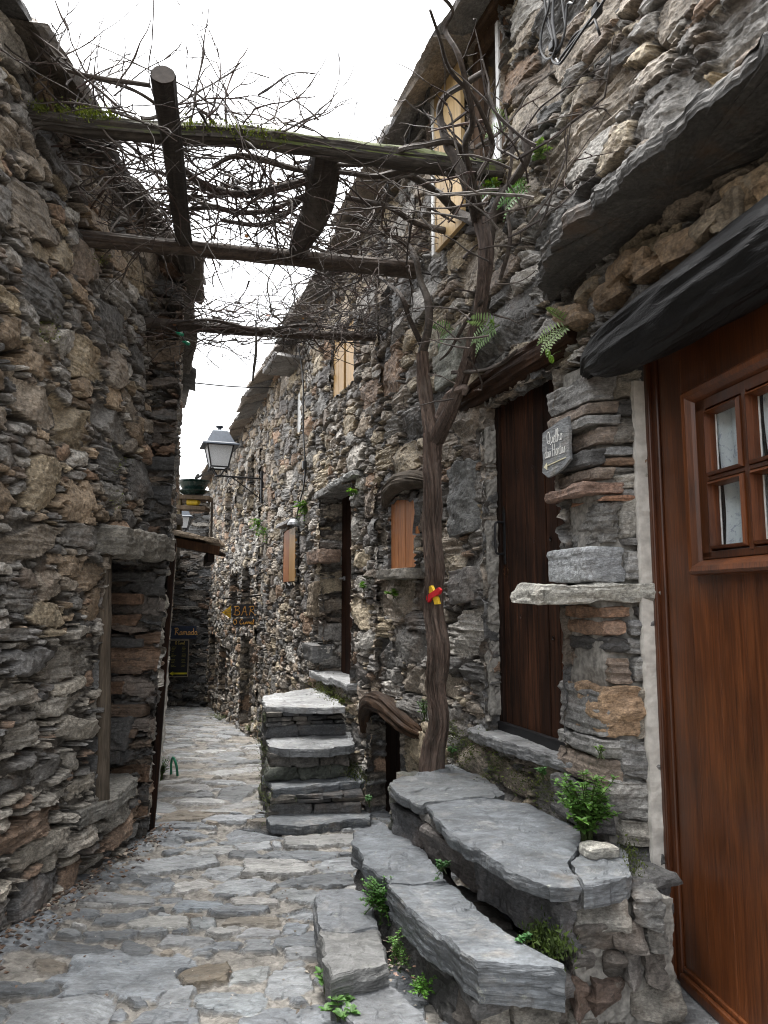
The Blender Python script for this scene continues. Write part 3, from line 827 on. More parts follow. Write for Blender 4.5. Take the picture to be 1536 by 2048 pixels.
pilp(1000, 1092, (.11, .108, .102), .0, .48, .0, 417, amp=.025); pilp(1000, 1075, (.30, .29, .265), .5, 1.06, .01, 418, amp=.018); pilp(1075, 1092, GREY, .45, 1., .0, 419)
pilp(1092, 1166, (.20, .21, .22), -.02, .55, .03, 420, strata=.003, amp=.010); pilp(1092, 1164, (.235, .235, .23), .55, 1.08, .01, 421, amp=.020)
pilp(1166, 1210, (.27, .265, .24), -.1, 1.1, .20, 422, amp=.014)
pilp(1210, 1240, (.16, .095, .06), .05, .6, .0, 423); pilp(1210, 1236, DARK, .6, 1.04, .0, 424)
pilp(1240, 1272, (.20, .13, .09), .05, .5, -.01, 425); pilp(1236, 1272, (.17, .17, .17), .5, 1.04, .0, 426, strata=.014)
pilp(1272, 1308, DARK, .0, .5, -.01, 427); pilp(1272, 1312, GREY, .48, 1., .0, 428, strata=.015)
pilp(1308, 1372, (.16, .125, .10), .05, .55, -.01, 429, amp=.012); pilp(1312, 1372, (.2, .198, .19), .55, 1.03, .0, 430)
pilp(1372, 1480, (.24, .165, .105), .12, .72, .02, 431, amp=.02, strata=.005); pilp(1372, 1480, (.2, .18, .15), .72, 1.05, .01, 432, amp=.018); pilp(1380, 1480, GREY, -.1, .12, .0, 433)
pilp(1480, 1520, GREY, -.05, .4, .0, 434); pilp(1480, 1560, (.15, .15, .148), .35, 1.05, .02, 435, amp=.02, strata=.015); pilp(1520, 1580, BROWN, -.1, .35, .0, 436)
pilp(1560, 1640, (.17, .168, .16), .2, 1.06, .05, 437, amp=.02); pilp(1580, 1680, DARK, -.1, .2, .02, 438); pilp(1640, 1700, (.19, .18, .16), .25, 1.05, .0, 439)
pilp(1700, 1790, DARK, -.05, 1.0, -.01, 440, amp=.02); pilp(1790, 1880, (.15, .14, .13), .2, 1.05, -.02, 441); pilp(1880, 1990, BROWN, .3, 1.05, -.02, 442)
mb.build('pillar', M['rock'], near)
# mortar core and the white plastered edge beside the door frame
mb = MB()
o = A_ + cx * .5 + cy * .5
x, y = cx.normalized(), cy.normalized()
rock(mb, Matrix(((x.x, y.x, 0, o.x), (x.y, y.y, 0, o.y), (0, 0, 1, 1.25), (0, 0, 0, 1))), (cx.length - .06, cy.length - .06, 2.75), 443, (.2, .19, .17), .012, .0, .04, .0)
mb.build('mortar', M['mortar'], near)
DP = Plane(1.15, 3.10, .14, -1, -1)
mb = MB()
rock(mb, along(DP, -.012, 1.25, .014), (.036, .09, 2.5), 444, (.6, .58, .54), .006, 0, .02, .0)
mb.build('plaster_edge', M['plaster'], near)
# slate canopy over the door
mb = MB()
slab(mb, [(.705, 2.99), (.80, 2.62), (.885, 2.36), (1.0, 2.02), (1.10, 1.72), (1.2, 1.3), (1.9, 1.3), (1.5, 2.2), (1.15, 3.2), (.95, 3.62), (.80, 3.58), (.73, 3.3)], 3.105, .065, 451, (.075, .072, .068), .022, .007, .02, (0, 0), .015)
mb.build('canopy_slab', M['canopy'], near)
mb = MB()
for k in range(16):
    u = -.1 + k * .115
    rock(mb, along(RW, u, 2.88 + R.uniform(-.04, .04), -.02), (R.uniform(.12, .22), .18, R.uniform(.06, .12)), 460 + k, R.choice([(.24, .165, .095), (.25, .185, .115), (.19, .135, .085), (.21, .17, .12)]), .022, .004, .016, .15)
mb.build('rubble_infill', M['rock'], near)
mb = MB()
e_ = Vector((.335, -1.0, .075)).normalized(); b0 = Vector((.905, 3.17, 2.575))
tube(mb, [b0 + Vector((0, 0, -.03)), b0 + e_ * .07, b0 + e_ * .18, b0 + e_ * .40, b0 + e_ * .75, b0 + e_ * 1.2, b0 + e_ * 1.8], [.018, .060, .098, .136, .148, .155, .158], 120, 24, .011, 5, (1, 1, 1), .25, 9, .95, True, .05)
mb.build('door_beam', M['black_wood'], near)

# varnished front door
def dbox(mb, u0, u1, z0, z1, h0, h1, bev=.004, col=(1, 1, 1), pl=None):
    pl = pl or DP
    box(mb, along(pl, (u0 + u1) / 2, (z0 + z1) / 2, (h0 + h1) / 2), (u1 - u0, abs(h1 - h0), z1 - z0), bev, col)
DW = 1.02
mb = MB()
dbox(mb, .076, DW, .10, 2.62, -.06, -.02, .002)
door = mb.build('front_door', M['varnish'], near)
# cut out the glazed opening: rebuild the leaf as rails round it
bpy.data.objects.remove(door)
GU0, GU1, GZ0, GZ1 = .41, .90, 1.715, 2.27
mb = MB()
for k, (a, b) in enumerate([(.076, .245), (.2465, .411)]): dbox(mb, a, b, .10, 2.62, -.06, -.02, .0012, (.95 + .1 * k,) * 3)
dbox(mb, GU1, DW, .10, 2.62, -.06, -.02, .0012)
dbox(mb, GU0, GU1, GZ1, 2.62, -.06, -.0205, .0012); 
for k in range(3): dbox(mb, GU0 + .001 + k * .163, GU0 + .163 + k * .163, .10, GZ0, -.06, -.0205, .0012, (1.08 - .1 * k,) * 3)
door = mb.build('front_door', M['varnish'], near)
mb = MB()
dbox(mb, .003, .034, .04, 2.62, -.08, .012, .006, (.8, .75, .75)); dbox(mb, .030, .070, .04, 2.62, -.08, -.006, .008, (.7, .65, .65))
dbox(mb, .07, DW, .045, .098, -.08, .008, .012, (.95, .95, .95)); dbox(mb, .07, DW, .098, .118, -.06, -.010, .006)
dbox(mb, -.02, DW, 2.60, 2.70, -.08, .005, .01, (.6, .55, .55))
mb.build('frame', M['varnish'], door)
def prism(mb, pl, u0, u1, z0, z1, w, h0, h1, col=(1, 1, 1)):
    """mitred moulding round a rectangle, sloping from h1 at its outer edge crest to h0"""
    prof = [(0, h0), (.006, h1 * .8 + h0 * .2), (.016, h1), (w * .55, h1 * .92 + h0 * .08), (w * .8, h1 * .5 + h0 * .5), (w, h0)]
    V, Q = [], []
    for (d, h) in prof:
        for (a, b) in ((u0 + d, z0 + d), (u1 - d, z0 + d), (u1 - d, z1 - d), (u0 + d, z1 - d)): V.append(pl.P(a, b, h)[:])
    for i in range(len(prof) - 1):
        for k in range(4):
            a, b = i * 4 + k, i * 4 + (k + 1) % 4
            Q.append((a, b, b + 4, a + 4))
    mb.add(V, Q, None, col)
mb = MB(); prism(mb, DP, .292, 1.01, 1.635, 2.362, .062, -.021, .022, (1.15, 1.15, 1.15)); mb.build('moulding', M['varnish'], door)
mb = MB()
dbox(mb, .352, GU0 + .004, 1.70, 2.30, -.05, -.010, .002, (.75, .75, .75)); dbox(mb, .352, .97, 1.695, 1.722, -.05, -.010, .002, (.7, .7, .7)); dbox(mb, .352, .97, 2.262, 2.302, -.05, -.010, .002, (.75, .75, .75))
mb.build('window_rail', M['varnish'], door)
for (a, b) in ((.414, .640), (.664, .89)):
    for (c, d) in ((1.724, 1.987), (1.998, 2.260)):
        mb = MB(); prism(mb, DP, a, b, c, d, .022, -.045, .006, (1.25, 1.2, 1.15)); gb = mb.build('glazing_frame', M['varnish'], door)
        mb = MB(); dbox(mb, a + .020, b - .020, c + .020, d - .020, -.046, -.042, 0, (.8, .8, .8)); mb.build('window_pane', M['glass'], door)
        mb = MB(); dbox(mb, a + .021, a + .027, c + .022, d - .022, -.042, -.038, .001, (.6, .6, .6)); mb.build('pane_edge_strip', M['white'], door)
mb = MB()
dbox(mb, .640, .664, 1.715, 2.27, -.05, -.006, .002, (.7, .7, .7)); dbox(mb, .41, .90, 1.985, 2.0, -.05, -.008, .002, (.7, .7, .7))
mb.build('glazing_bar', M['varnish'], door)
for ua, ub in ((.438, .67), (.695, 1.0)):
    mb = MB(); nu_ = 60; uu = np.linspace(ua, ub, nu_); hh_ = -.064 + .008 * np.sin(uu * 75) + .005 * np.sin(uu * 31 + 1)
    P_ = np.array([[DP.P(a + .008 * math.sin(z * 11), z, h + .004 * math.sin(z * 9))[:] for a, h in zip(uu, hh_)] for z in np.linspace(1.70, 2.29, 14)])
    mb.add(P_, grid_faces(14, nu_), None, (.8, .8, .8)); mb.build('lace_curtain', M['curtain'], door, True)
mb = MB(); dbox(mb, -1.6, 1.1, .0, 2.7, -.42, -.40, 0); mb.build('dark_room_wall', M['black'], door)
mb = MB()
slab(mb, [DP.P(-.13, 0, .015), DP.P(-.02, 0, .14), DP.P(.3, 0, .17), DP.P(.8, 0, .16), DP.P(1.1, 0, .17), DP.P(1.1, 0, -.1), DP.P(-.08, 0, -.1)], .045, .13, 470, (.16, .165, .17), .008, .006)
mb.build('threshold', M['slate'], near)

# dark plank door between the pillar and the vine
PD = Plane(*(RW.o[:2] - RW.n[:2] * .10), *RW.e[:2], 1)
u0, u1, z0, z1 = OP_DARK
mb = MB(); n = 8; wd = (u1 - u0 + .06) / n
for k in range(n):
    dbox(mb, u0 - .03 + k * wd + .0025, u0 - .03 + (k + 1) * wd - .0025, z0 + .02, z1 + .02, -.03, R.uniform(-.002, .003), .004, (R.uniform(.7, 1.3),) * 3, PD)
pd = mb.build('plank_door', M['dark_wood'], near)
mb = MB(); dbox(mb, u0 - .05, u1 + .05, z0 + .0, z1 + .05, -.05, -.031, 0, (.1, .1, .1), PD); mb.build('backing', M['black'], pd)
mb = MB(); dbox(mb, u0 - .03, u1 + .02, z0 + .0, z0 + .065, .002, .035, .008, (.5, .5, .55), PD); mb.build('kick_board', M['iron'], pd)
mb = MB(); dbox(mb, u1 - .028, u1 + .02, z0, z1, -.03, .02, .006, (.4, .4, .4), PD); mb.build('frame', M['dark_wood'], pd)
hu = PD.hit(1010, 1060)[0]
mb = MB()
h0 = PD.P(hu, 1.98, .006); h1 = PD.P(hu, 1.80, .006)
tube(mb, [h0, PD.P(hu, 1.98, .05), PD.P(hu, 1.96, .062), PD.P(hu, 1.89, .065), PD.P(hu, 1.82, .062), PD.P(hu, 1.80, .05), h1], .007, 8, 5)
dbox(mb, hu - .012, hu + .012, 1.74, 2.03, .002, .008, .002, (1, 1, 1), PD)
mb.add([PD.P(hu - .02, 2.03, .006)[:], PD.P(hu + .02, 2.03, .006)[:], PD.P(hu, 2.08, .006)[:]], None, [(0, 1, 2)])
mb.build('handle', M['iron'], pd)
mb = MB()
Mk = frame(PD.P(hu, 1.70, .002), PD.e); Mk = Mk @ Matrix.Rotation(math.radians(90), 4, 'X')
lathe(mb, Mk, [(.0, .012), (.012, .014), (.022, .012), (.024, .0)], 20); mb.build('lock', M['brass'], pd)
for k in range(9):
    mb = MB(); lathe(mb, frame(PD.P(u0 + .08 + (k % 5) * .155, (1.35, 1.75, 2.25)[k % 3] + .1 * (k % 2), .003), PD.e) @ Matrix.Rotation(math.radians(90), 4, 'X'), [(.0, .008), (.007, .006), (.01, 0)], 10)
    mb.build('nail_head', M['iron'], pd)
mb = MB()
tube(mb, [RW.P(1.70, 2.81, -.05), RW.P(1.95, 2.79, -.03), RW.P(2.3, 2.775, -.02), RW.P(2.62, 2.77, -.02), RW.P(2.92, 2.77, -.05)], [.085, .09, .095, .09, .07], 44, 16, .014, 61, (.40, .33, .30), .4, 9, .9)
mb.build('lintel', M['brown_wood'], near)
mb = MB()
slab(mb, [RW.P(1.78, 0, -.2), RW.P(1.74, 0, .02), RW.P(2.2, 0, .05), RW.P(2.72, 0, .07), RW.P(2.78, 0, -.06), RW.P(2.62, 0, -.2)], .815, .06, 480, (.21, .215, .22), .008)
mb.build('door_sill', M['slate'], near)
mb = MB()   # mortar smeared up the far jamb
rock(mb, along(RW, u1 + .03, 1.72, -.055), (.06, .09, 1.7), 482, (.21, .20, .185), .018, .0, .02, .03); mb.build('mortar_jamb', M['mortar'], near)
# slab under the vine, shelf stones beside the shelf etc.
mb = MB(); rock(mb, along(RW, 2.90, 2.15, -.06), (.34, .22, .42), 484, (.15, .152, .148), .015, .003, .012, .1); mb.build('large_stone', M['rock'], near)
mb = MB(); rock(mb, along(RW, 2.88, 1.62, -.07), (.30, .22, .20), 485, (.165, .155, .145), .012, .003, .012, .1); mb.build('large_stone', M['rock'], near)
mb = MB(); rock(mb, along(RW, 3.06, 3.10, -.06), (.34, .2, .36), 486, (.23, .235, .205), .012, .003, .014, .12); mb.build('large_stone', M['rock'], near)
mb = MB(); rock(mb, along(RW, 3.28, 3.28, -.06), (.28, .2, .22), 487, (.26, .235, .18), .012, .003, .014, .12); mb.build('large_stone', M['rock'], near)

# second door, deep in the wall
u0, u1, z0, z1 = OP_D2
P2 = Plane(*(RW.o[:2] - RW.n[:2] * .22), *RW.e[:2], 1)
mb = MB(); n = 7; wd = (u1 - u0) / n
for k in range(n): dbox(mb, u0 + k * wd + .002, u0 + (k + 1) * wd - .002, z0, z1, -.03, R.uniform(-.002, .003), .004, (R.uniform(.7, 1.2),) * 3, P2)
d2 = mb.build('plank_door', M['dark_wood'], near)
mb = MB(); dbox(mb, u1 - .15, u1 - .10, z0 + .95, z0 + .99, .003, .02, .004, (1, 1, 1), P2); tube(mb, [P2.P(u1 - .125, z0 + .97, .02), P2.P(u1 - .125, z0 + .97, .06), P2.P(u1 - .22, z0 + .97, .065)], .008, 8, 4); mb.build('handle', M['steel'], d2)
mb = MB(); slab(mb, [RW.P(u0 - .03, 0, -.22), RW.P(u0 - .02, 0, .05), RW.P((u0 + u1) / 2, 0, .09), RW.P(u1 + .12, 0, .10), RW.P(u1 + .1, 0, -.02), RW.P(u1, 0, -.22)], z0 + .015, .06, 490, (.34, .345, .35), .008)
mb.build('door_sill', M['slate'], near)
mb = MB(); rock(mb, along(RW, u0 + .25, z1 + .035, -.10), (.95, .3, .06), 491, (.2, .2, .19), .012, .006, .015, .05)
rock(mb, along(RW, u1 - .12, z1 + .02, -.11), (.6, .3, .07), 492, (.19, .185, .175), .012, .006, .015, .05); mb.build('lintel', M['rock'], near)
mb = MB(); rock(mb, along(RW, u1 + .2, .98, -.02), (.42, .22, .17), 493, (.12, .12, .118), .008, .003, .02, .06); mb.build('large_stone', M['rock'], near)
mb = MB(); rock(mb, along(RW, u1 + .25, 1.52, -.05), (.30, .22, .42), 494, (.20, .16, .115), .014, .003, .02, .12); mb.build('large_stone', M['rock'], near)
mb = MB(); rock(mb, along(RW, u1 + .1, 1.98, -.05), (.5, .24, .13), 495, (.19, .13, .095), .010, .003, .02, .06); mb.build('large_stone', M['rock'], near)

# plank shutters set in small openings
def shutter(op, n, mat, off, col=(1, 1, 1), gap=.003, parent=near, name='shutter', skew=0):
    u0, u1, z0, z1 = op
    pl = Plane(*(RW.o[:2] - RW.n[:2] * off), *RW.e[:2], 1)
    mb = MB(); wd = (u1 - u0) / n
    for k in range(n): dbox(mb, u0 + k * wd + gap / 2, u0 + (k + 1) * wd - gap / 2, z0 + .01, z1 + skew * k / n, -.025, R.uniform(-.002, .003), .003, tuple(np.array(col) * R.uniform(.88, 1.1)), pl)
    s = mb.build(name, mat, parent)
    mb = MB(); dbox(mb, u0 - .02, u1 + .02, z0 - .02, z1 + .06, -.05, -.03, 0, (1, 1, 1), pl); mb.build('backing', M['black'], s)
    return s
s1 = shutter(OP_S1, 7, M['shutter'], .012, (1.7, 1.6, 1.5), skew=.05)
mb = MB(); u0, u1, z0, z1 = OP_S1
tube(mb, [RW.P(u0 - .22, 2.35, -.02), RW.P(u0 - .02, 2.39, .0), RW.P(u0 + .25, 2.41, .01), RW.P(u1 - .05, 2.37, .01), RW.P(u1 + .12, 2.30, -.02)], [.045, .075, .085, .07, .04], 40, 12, .011, 63, (1, 1, 1), .3, 9, .85)
mb.build('lintel', M['grey_wood'], near)
mb = MB(); rock(mb, along(RW, (u0 + u1) / 2, z0 - .035, .0), (.62, .2, .07), 501, (.19, .175, .15), .008, .004, .015, .05); mb.build('window_sill', M['rock'], near)
u0, u1, z0, z1 = OP_S2
shutter((u0, (u0 + u1) / 2 - .012, z0, z1), 2, M['pine'], -.015, (.85, .7, .55)); shutter(((u0 + u1) / 2 + .012, u1, z0, z1), 2, M['shutter'], -.008, (1.1, 1.0, .95))
mb = MB(); rock(mb, along(RW, (u0 + u1) / 2, z1 + .08, -.06), (.95, .3, .05), 503, (.17, .165, .16), .008, .006, .02, .05); mb.build('lintel', M['rock'], near)
u0, u1, z0, z1 = OP_W1
shutter((u0, (u0 + u1) / 2 - .02, z0, z1), 2, M['pine'], .02, (.95, .85, .7)); shutter(((u0 + u1) / 2 + .02, u1, z0, z1), 2, M['pine'], .012, (.85, .75, .58))
u0, u1, z0, z1 = OP_W2
shutter(OP_W2, 2, M['white'], .03, (.8, .8, .8))
mb = MB(); rock(mb, along(RW, (u0 + u1) / 2 + .1, z1 + .32, .1), (.75, .5, .06), 505, (.15, .145, .14), .01, .01, .02, .06); mb.build('protruding_stone', M['rock'], near)
u0, u1, z0, z1 = OP_N
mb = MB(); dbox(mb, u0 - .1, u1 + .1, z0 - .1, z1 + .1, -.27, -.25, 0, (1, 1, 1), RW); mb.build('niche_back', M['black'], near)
# small lookout window high up, its pine shutter folded out on the wall
u0, u1, z0, z1 = OP_UP
PU = Plane(*(RW.o[:2] - RW.n[:2] * .05), *RW.e[:2], 1)
wn = MB()
dbox(wn, u1 - .075, u1 + .01, z0 - .02, z1, -.05, .03, .006, (.9, .9, .9), PU); dbox(wn, u0 - .01, u1 + .01, z0 - .03, z0 + .05, -.05, .03, .006, (.9, .9, .9), PU); dbox(wn, u0 - .01, u1, z1 - .06, z1 + .02, -.05, .03, .006, (.9, .9, .9), PU)
dbox(wn, u0 - .01, u0 + .045, z0, z1, -.05, .03, .006, (.9, .9, .9), PU)
win = wn.build('window', M['brown_wood'], near)
mb = MB(); dbox(mb, u0 + .04, u0 + .075, z0 + .03, z1 - .05, -.03, .045, .004, (1, 1, 1), PU); dbox(mb, u0 + .07, u1 - .07, z0 + .05, z0 + .075, -.03, .02, .004, (1, 1, 1), PU); mb.build('casement', M['white'], win)
mb = MB(); dbox(mb, u0 + .05, u1 - .07, z0 + .05, z1 - .06, -.012, -.008, 0, (1, 1, 1), PU); mb.build('window_pane', M['sky_glass'], win)
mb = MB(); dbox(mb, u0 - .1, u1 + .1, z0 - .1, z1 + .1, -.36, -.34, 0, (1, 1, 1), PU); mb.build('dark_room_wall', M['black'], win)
mb = MB(); n = 4; a0, a1 = UY(4.27), UY(4.66)
for k in range(n): dbox(mb, a0 + k * (a1 - a0) / n + .001, a0 + (k + 1) * (a1 - a0) / n - .001, 3.86, 4.97, .03, .058, .002, (R.uniform(.92, 1.06),) * 3, RW)
sh = mb.build('open_shutter', M['pine'], near)
mb = MB(); dbox(mb, a1 - .005, a1 + .035, 3.84, 4.97, .02, .07, .004, (.9, .9, .9), RW); mb.build('edge_strip', M['white'], sh)
mb = MB(); dbox(mb, UY(3.7), UY(4.8), 5.0, 5.12, -.1, .03, .01, (.9, .9, .9), RW); dbox(mb, UY(3.7), UY(4.4), 4.98, 5.2, .03, .06, .01, (.7, .7, .7), RW); mb.build('lintel', M['brown_wood'], near)
# cellar opening under the second staircase
u0, u1, z0, z1 = OP_CEL
mb = MB()
tube(mb, [RW.P(u1 + .10, .45, .0), RW.P(u1 + .04, .60, .02), RW.P(u1 - .14, .72, .03), RW.P(u1 - .45, .74, .03), RW.P(u0 + .05, .70, .03), RW.P(u0 - .2, .65, .02), RW.P(u0 - .36, .62, -.02)], [.04, .06, .075, .078, .075, .06, .04], 36, 10, .012, 65, (.5, .46, .42), .3, 9, .9)
mb.build('cellar_lintel', M['brown_wood'], near)
mb = MB()
PC = Plane(*(RW.o[:2] - RW.n[:2] * .16), *RW.e[:2], 1)
for k in range(6): dbox(mb, u0 - .05 + k * .14, u0 + .085 + k * .14, -.9, z1 + .1, -.03, R.uniform(-.003, .003), .004, (R.uniform(.35, .6),) * 3, PC)
mb.build('cellar_door', M['dark_wood'], near)

# slate roofs: overlapping split slabs
def eave(parent, pl, u0, u1, zf, over, mat, seed, rows=2, pitch=.32, thick=.05, wid=.55, slen=(.5, .95), flip=1):
    r = random.Random(seed); mb = MB()
    n_ = Vector(pl.n); e_ = Vector(pl.e)
    for row in range(rows):
        u = u0
        while u < u1:
            L = r.uniform(*slen)
            c = pl.P(u + L / 2, zf(u) + row * (.06 + .16 * pitch * 2) + r.uniform(-.015, .015), over - wid / 2 - row * .30 + r.uniform(-.05, .03))
            x = e_; y = (n_ + Vector((0, 0, -pitch))).normalized(); z = x.cross(y)
            if z.z < 0: z = -z; x = y.cross(z)
            Mx = Matrix((x, y, z)).transposed().to_4x4(); Mx.translation = c
            rock(mb, Mx, (L + .10, wid, thick * r.uniform(.8, 1.3)), seed * 50 + int(u * 37) + row * 997, r.choice([(.15, .145, .14), (.11, .108, .105), (.18, .16, .14), (.2, .17, .14)]), .012, .008, .03, .08)
            u += L * .93
    return mb.build('roof', mat, parent)
eave(near, RW, UY(3.6), U_SPLIT, lambda u: 5.16 - .052 * u, .30, M['roof'], 7, 3)
eave(far, RW, U_SPLIT, UY(18), lambda u: 4.66 - .02 * (u - U_SPLIT), .28, M['roof'], 8, 3)
eave(left, LW, .2, LU(5.4), lambda u: 4.30, .16, M['roof_dark'], 9, 3)
eave(left2, L2, -.25, 3.5, lambda u: 4.10, .16, M['roof_dark'], 10, 3)
eave(endw, EW, 0, 4.2, lambda u: 3.95, .2, M['roof_dark'], 11, 2)
# left doorway
mb = MB()
rock(mb, along(LW, LU(4.85), 1.90, -.02), (.92, .34, .16), 510, (.165, .155, .135), .02, .005, .013, .06); mb.build('lintel', M['rock'], left)
mb = MB(); tube(mb, [LW.P(LU(4.53), .28, .0), LW.P(LU(4.52), 1.0, -.01), LW.P(LU(4.50), 1.83, -.03)], [.055, .05, .045], 20, 10, .006, 67, (1, .95, .9), .0, 8, 1.2); mb.build('door_post', M['grey_wood'], left)
mb = MB(); slab(mb, [LW.P(LU(4.25), 0, -.1), LW.P(LU(4.2), 0, .05), LW.P(LU(4.6), 0, .10), LW.P(LU(4.95), 0, .08), LW.P(LU(5.15), 0, -.05), LW.P(LU(5.15), 0, -.4), LW.P(LU(4.4), 0, -.4)], .36, .10, 512, (.17, .165, .15), .012); mb.build('door_sill', M['rock'], left)
mb = MB()
PLi = Plane(*(LW.o[:2] - LW.n[:2] * .34), *LW.e[:2], -1)
for k in range(5): dbox(mb, LU(4.4) + k * .18, LU(4.4) + .176 + k * .18, .36, 1.85, -.03, 0, .004, (R.uniform(.6, 1.),) * 3, PLi)
mb.build('plank_door', M['dark_wood'], left)
for k in range(9):
    mb = MB(); rock(mb, along(RT, .70 + (k % 3) * .06, .46 + k * .155, -.02), (R.uniform(.3, .46), .12, R.uniform(.06, .11)), 520 + k, R.choice([(.14, .085, .055), (.12, .085, .062), (.08, .078, .076), (.06, .06, .06)]), .008, .008, .013, .05); mb.build('large_stone', M['rock'], left2)
mb = MB(); rock(mb, along(RT, .72, .62, .0), (.46, .14, .22), 531, (.085, .084, .082), .016, .003, .013, .1); mb.build('large_stone', M['rock'], left2)
mb = MB(); rock(mb, along(RT, .72, .18, .02), (.40, .2, .22), 532, (.07, .07, .07), .02, .003, .013, .1); mb.build('large_stone', M['rock'], left2)
mb = MB(); rock(mb, along(RT, .85, -.1, .03), (.36, .25, .26), 533, (.06, .06, .055), .025, .003, .013, .15); mb.build('large_stone', M['rock'], left2)
#@@NEXT2@@

# ------------------------------------------------------------------ the two staircases
def pz(L, z): return [at_z(px, py, z) for px, py in L]
def course(mb, p0, p1, z0, z1, depth, n, seed, cols, amp=.012, strata=.008, res=.014, side=1, jit=.06):
    """a run of split stones along a front line p0-p1"""
    r = random.Random(seed); p0, p1 = Vector(p0[:2] + (0,)), Vector(p1[:2] + (0,))
    e = (p1 - p0); L = e.length; e.normalize(); back = Vector((-e.y, e.x, 0)) * side
    w_ = np.array([r.uniform(.6, 1.5) for _ in range(n)]); w_ = w_ / w_.sum() * L; s = 0
    for k in range(n):
        c = p0 + e * (s + w_[k] / 2) + back * (depth / 2 + r.uniform(-.012, .012)); c.z = (z0 + z1) / 2
        rock(mb, frame(c, e), (w_[k] - .008, depth, z1 - z0 - .006), seed + k * 13, r.choice(cols), amp, strata, res, jit); s += w_[k]
T2 = lambda v: (v.x, v.y)
steps = thing('stone_steps', 'short flight of worn slate steps with weeds, in front of the varnished door', 'steps', (.3, 3.2, 0))
SL = (.128, .140, .153)
mb = MB(); slab(mb, pz([(848, 1612), (888, 1660), (958, 1706), (1038, 1751), (1098, 1775), (1163, 1769), (1140, 1728), (1165, 1690), (1162, 1655), (1060, 1608), (990, 1598), (930, 1602)], .55), .55, .055, 601, (.128, .140, .153), .008); mb.build('landing_slab', M['slate'], steps)
mb = MB(); slab(mb, pz([(776, 1566), (800, 1592), (845, 1613), (930, 1603), (985, 1600), (1010, 1588), (960, 1550), (900, 1530), (860, 1548), (800, 1552)], .55), .553, .05, 602, (.132, .142, .150), .010); mb.build('landing_slab', M['slate'], steps)
mb = MB(); slab(mb, pz([(1142, 1729), (1166, 1770), (1253, 1757), (1262, 1712), (1240, 1690), (1170, 1690)], .55), .548, .08, 603, (.138, .150, .162), .008); mb.build('landing_slab', M['slate'], steps)
a, b = at_z(790, 1580, .53), at_z(1150, 1775, .53)
mb = MB()
course(mb, T2(a), T2(b), .455, .505, .5, 5, 610, [DARK, GREY, (.10, .1, .1), (.2, .19, .17)], strata=.014)
course(mb, T2(a + Vector((-.03, -.01, 0))), T2(b + Vector((-.05, 0, 0))), .30, .458, .5, 3, 620, [(.085, .086, .09), (.11, .1, .095), (.08, .08, .08)], .016, .005)
course(mb, T2(b + Vector((.0, .02, 0))), (1.0, 2.72), .38, .505, .4, 2, 625, [(.17, .165, .15), (.14, .14, .135)], .016, .01, jit=.1)
course(mb, T2(b + Vector((.0, .05, 0))), (1.02, 2.76), .29, .39, .4, 3, 627, [(.11, .10, .09), (.13, .125, .115)], .02, .008, jit=.12); course(mb, T2(b + Vector((-.01, .05, 0))), (1.02, 2.77), .19, .295, .4, 4, 626, [(.10, .09, .08), (.14, .13, .12)], .02, .008, jit=.14)
course(mb, T2(b + Vector((-.02, .04, 0))), (1.05, 2.80), .07, .2, .4, 3, 629, [(.15, .14, .12), (.11, .08, .065), (.17, .16, .14)], .022, .006, jit=.14); course(mb, T2(b + Vector((-.02, .03, 0))), (1.07, 2.80), -.06, .075, .4, 4, 631, [(.15, .14, .12), (.12, .10, .085), (.17, .16, .14)], .022, .006, jit=.14)
mo_ = MB(); rock(mo_, frame(Vector(((b.x + 1.06) / 2 - .02, 2.975, .16)), (1, .1, 0)), (.38, .36, .56), 699, (.23, .215, .19), .02, .0, .016, .03); mo_.build('mortar', M['mortar'], steps)
course(mb, T2(a + Vector((-.03, .03, 0))), T2(a + Vector((.03, .42, 0))), -.15, .50, .3, 2, 628, [(.08, .082, .07), DARK], .02, .01, side=-1)
mb.build('riser_masonry', M['rock'], steps)
mb = MB(); slab(mb, pz([(700, 1682), (708, 1662), (730, 1650), (765, 1645), (795, 1655), (850, 1705), (900, 1762), (830, 1766), (776, 1767), (735, 1728)], .33), .33, .10, 604, (.135, .148, .162), .010); mb.build('tread_slab', M['slate'], steps)
mb = MB(); slab(mb, pz([(775, 1769), (830, 1769), (897, 1760), (940, 1800), (1000, 1862), (1080, 1925), (1138, 1935), (1040, 1936), (955, 1934), (900, 1888), (850, 1842)], .33), .332, .135, 605, (.128, .140, .152), .006); mb.build('tread_slab', M['slate'], steps)
a, b = at_z(712, 1690, .31), at_z(955, 1934, .31)
mb = MB()
course(mb, T2(a), T2(b), .14, .215, .4, 5, 630, [DARK, (.1, .1, .1), (.12, .11, .10)], .012, .012)
course(mb, T2(a + Vector((-.01, 0, 0))), T2(b + Vector((.01, .04, 0))), -.1, .145, .4, 6, 640, [DARK, GREY, (.10, .09, .08)], .014, .012)
course(mb, T2(b + Vector((0, .02, 0))), T2(at_z(1130, 1940, .31) + Vector((0, .05, 0))), -.06, .20, .3, 2, 650, [(.1, .1, .1), (.17, .16, .14)], .02, .01)
mb.build('riser_masonry', M['rock'], steps)
mb = MB(); slab(mb, pz([(628, 1795), (640, 1786), (690, 1783), (735, 1786), (755, 1850), (700, 1856), (642, 1858), (632, 1825)], .165), .165, .2, 606, (.135, .145, .157), .006); mb.build('tread_slab', M['slate'], steps)
mb = MB(); slab(mb, pz([(642, 1860), (700, 1858), (757, 1852), (775, 1925), (720, 1945), (662, 1958), (645, 1905)], .15), .15, .2, 607, (.15, .152, .15), .010, top_n=.014); mb.build('tread_slab', M['slate'], steps)
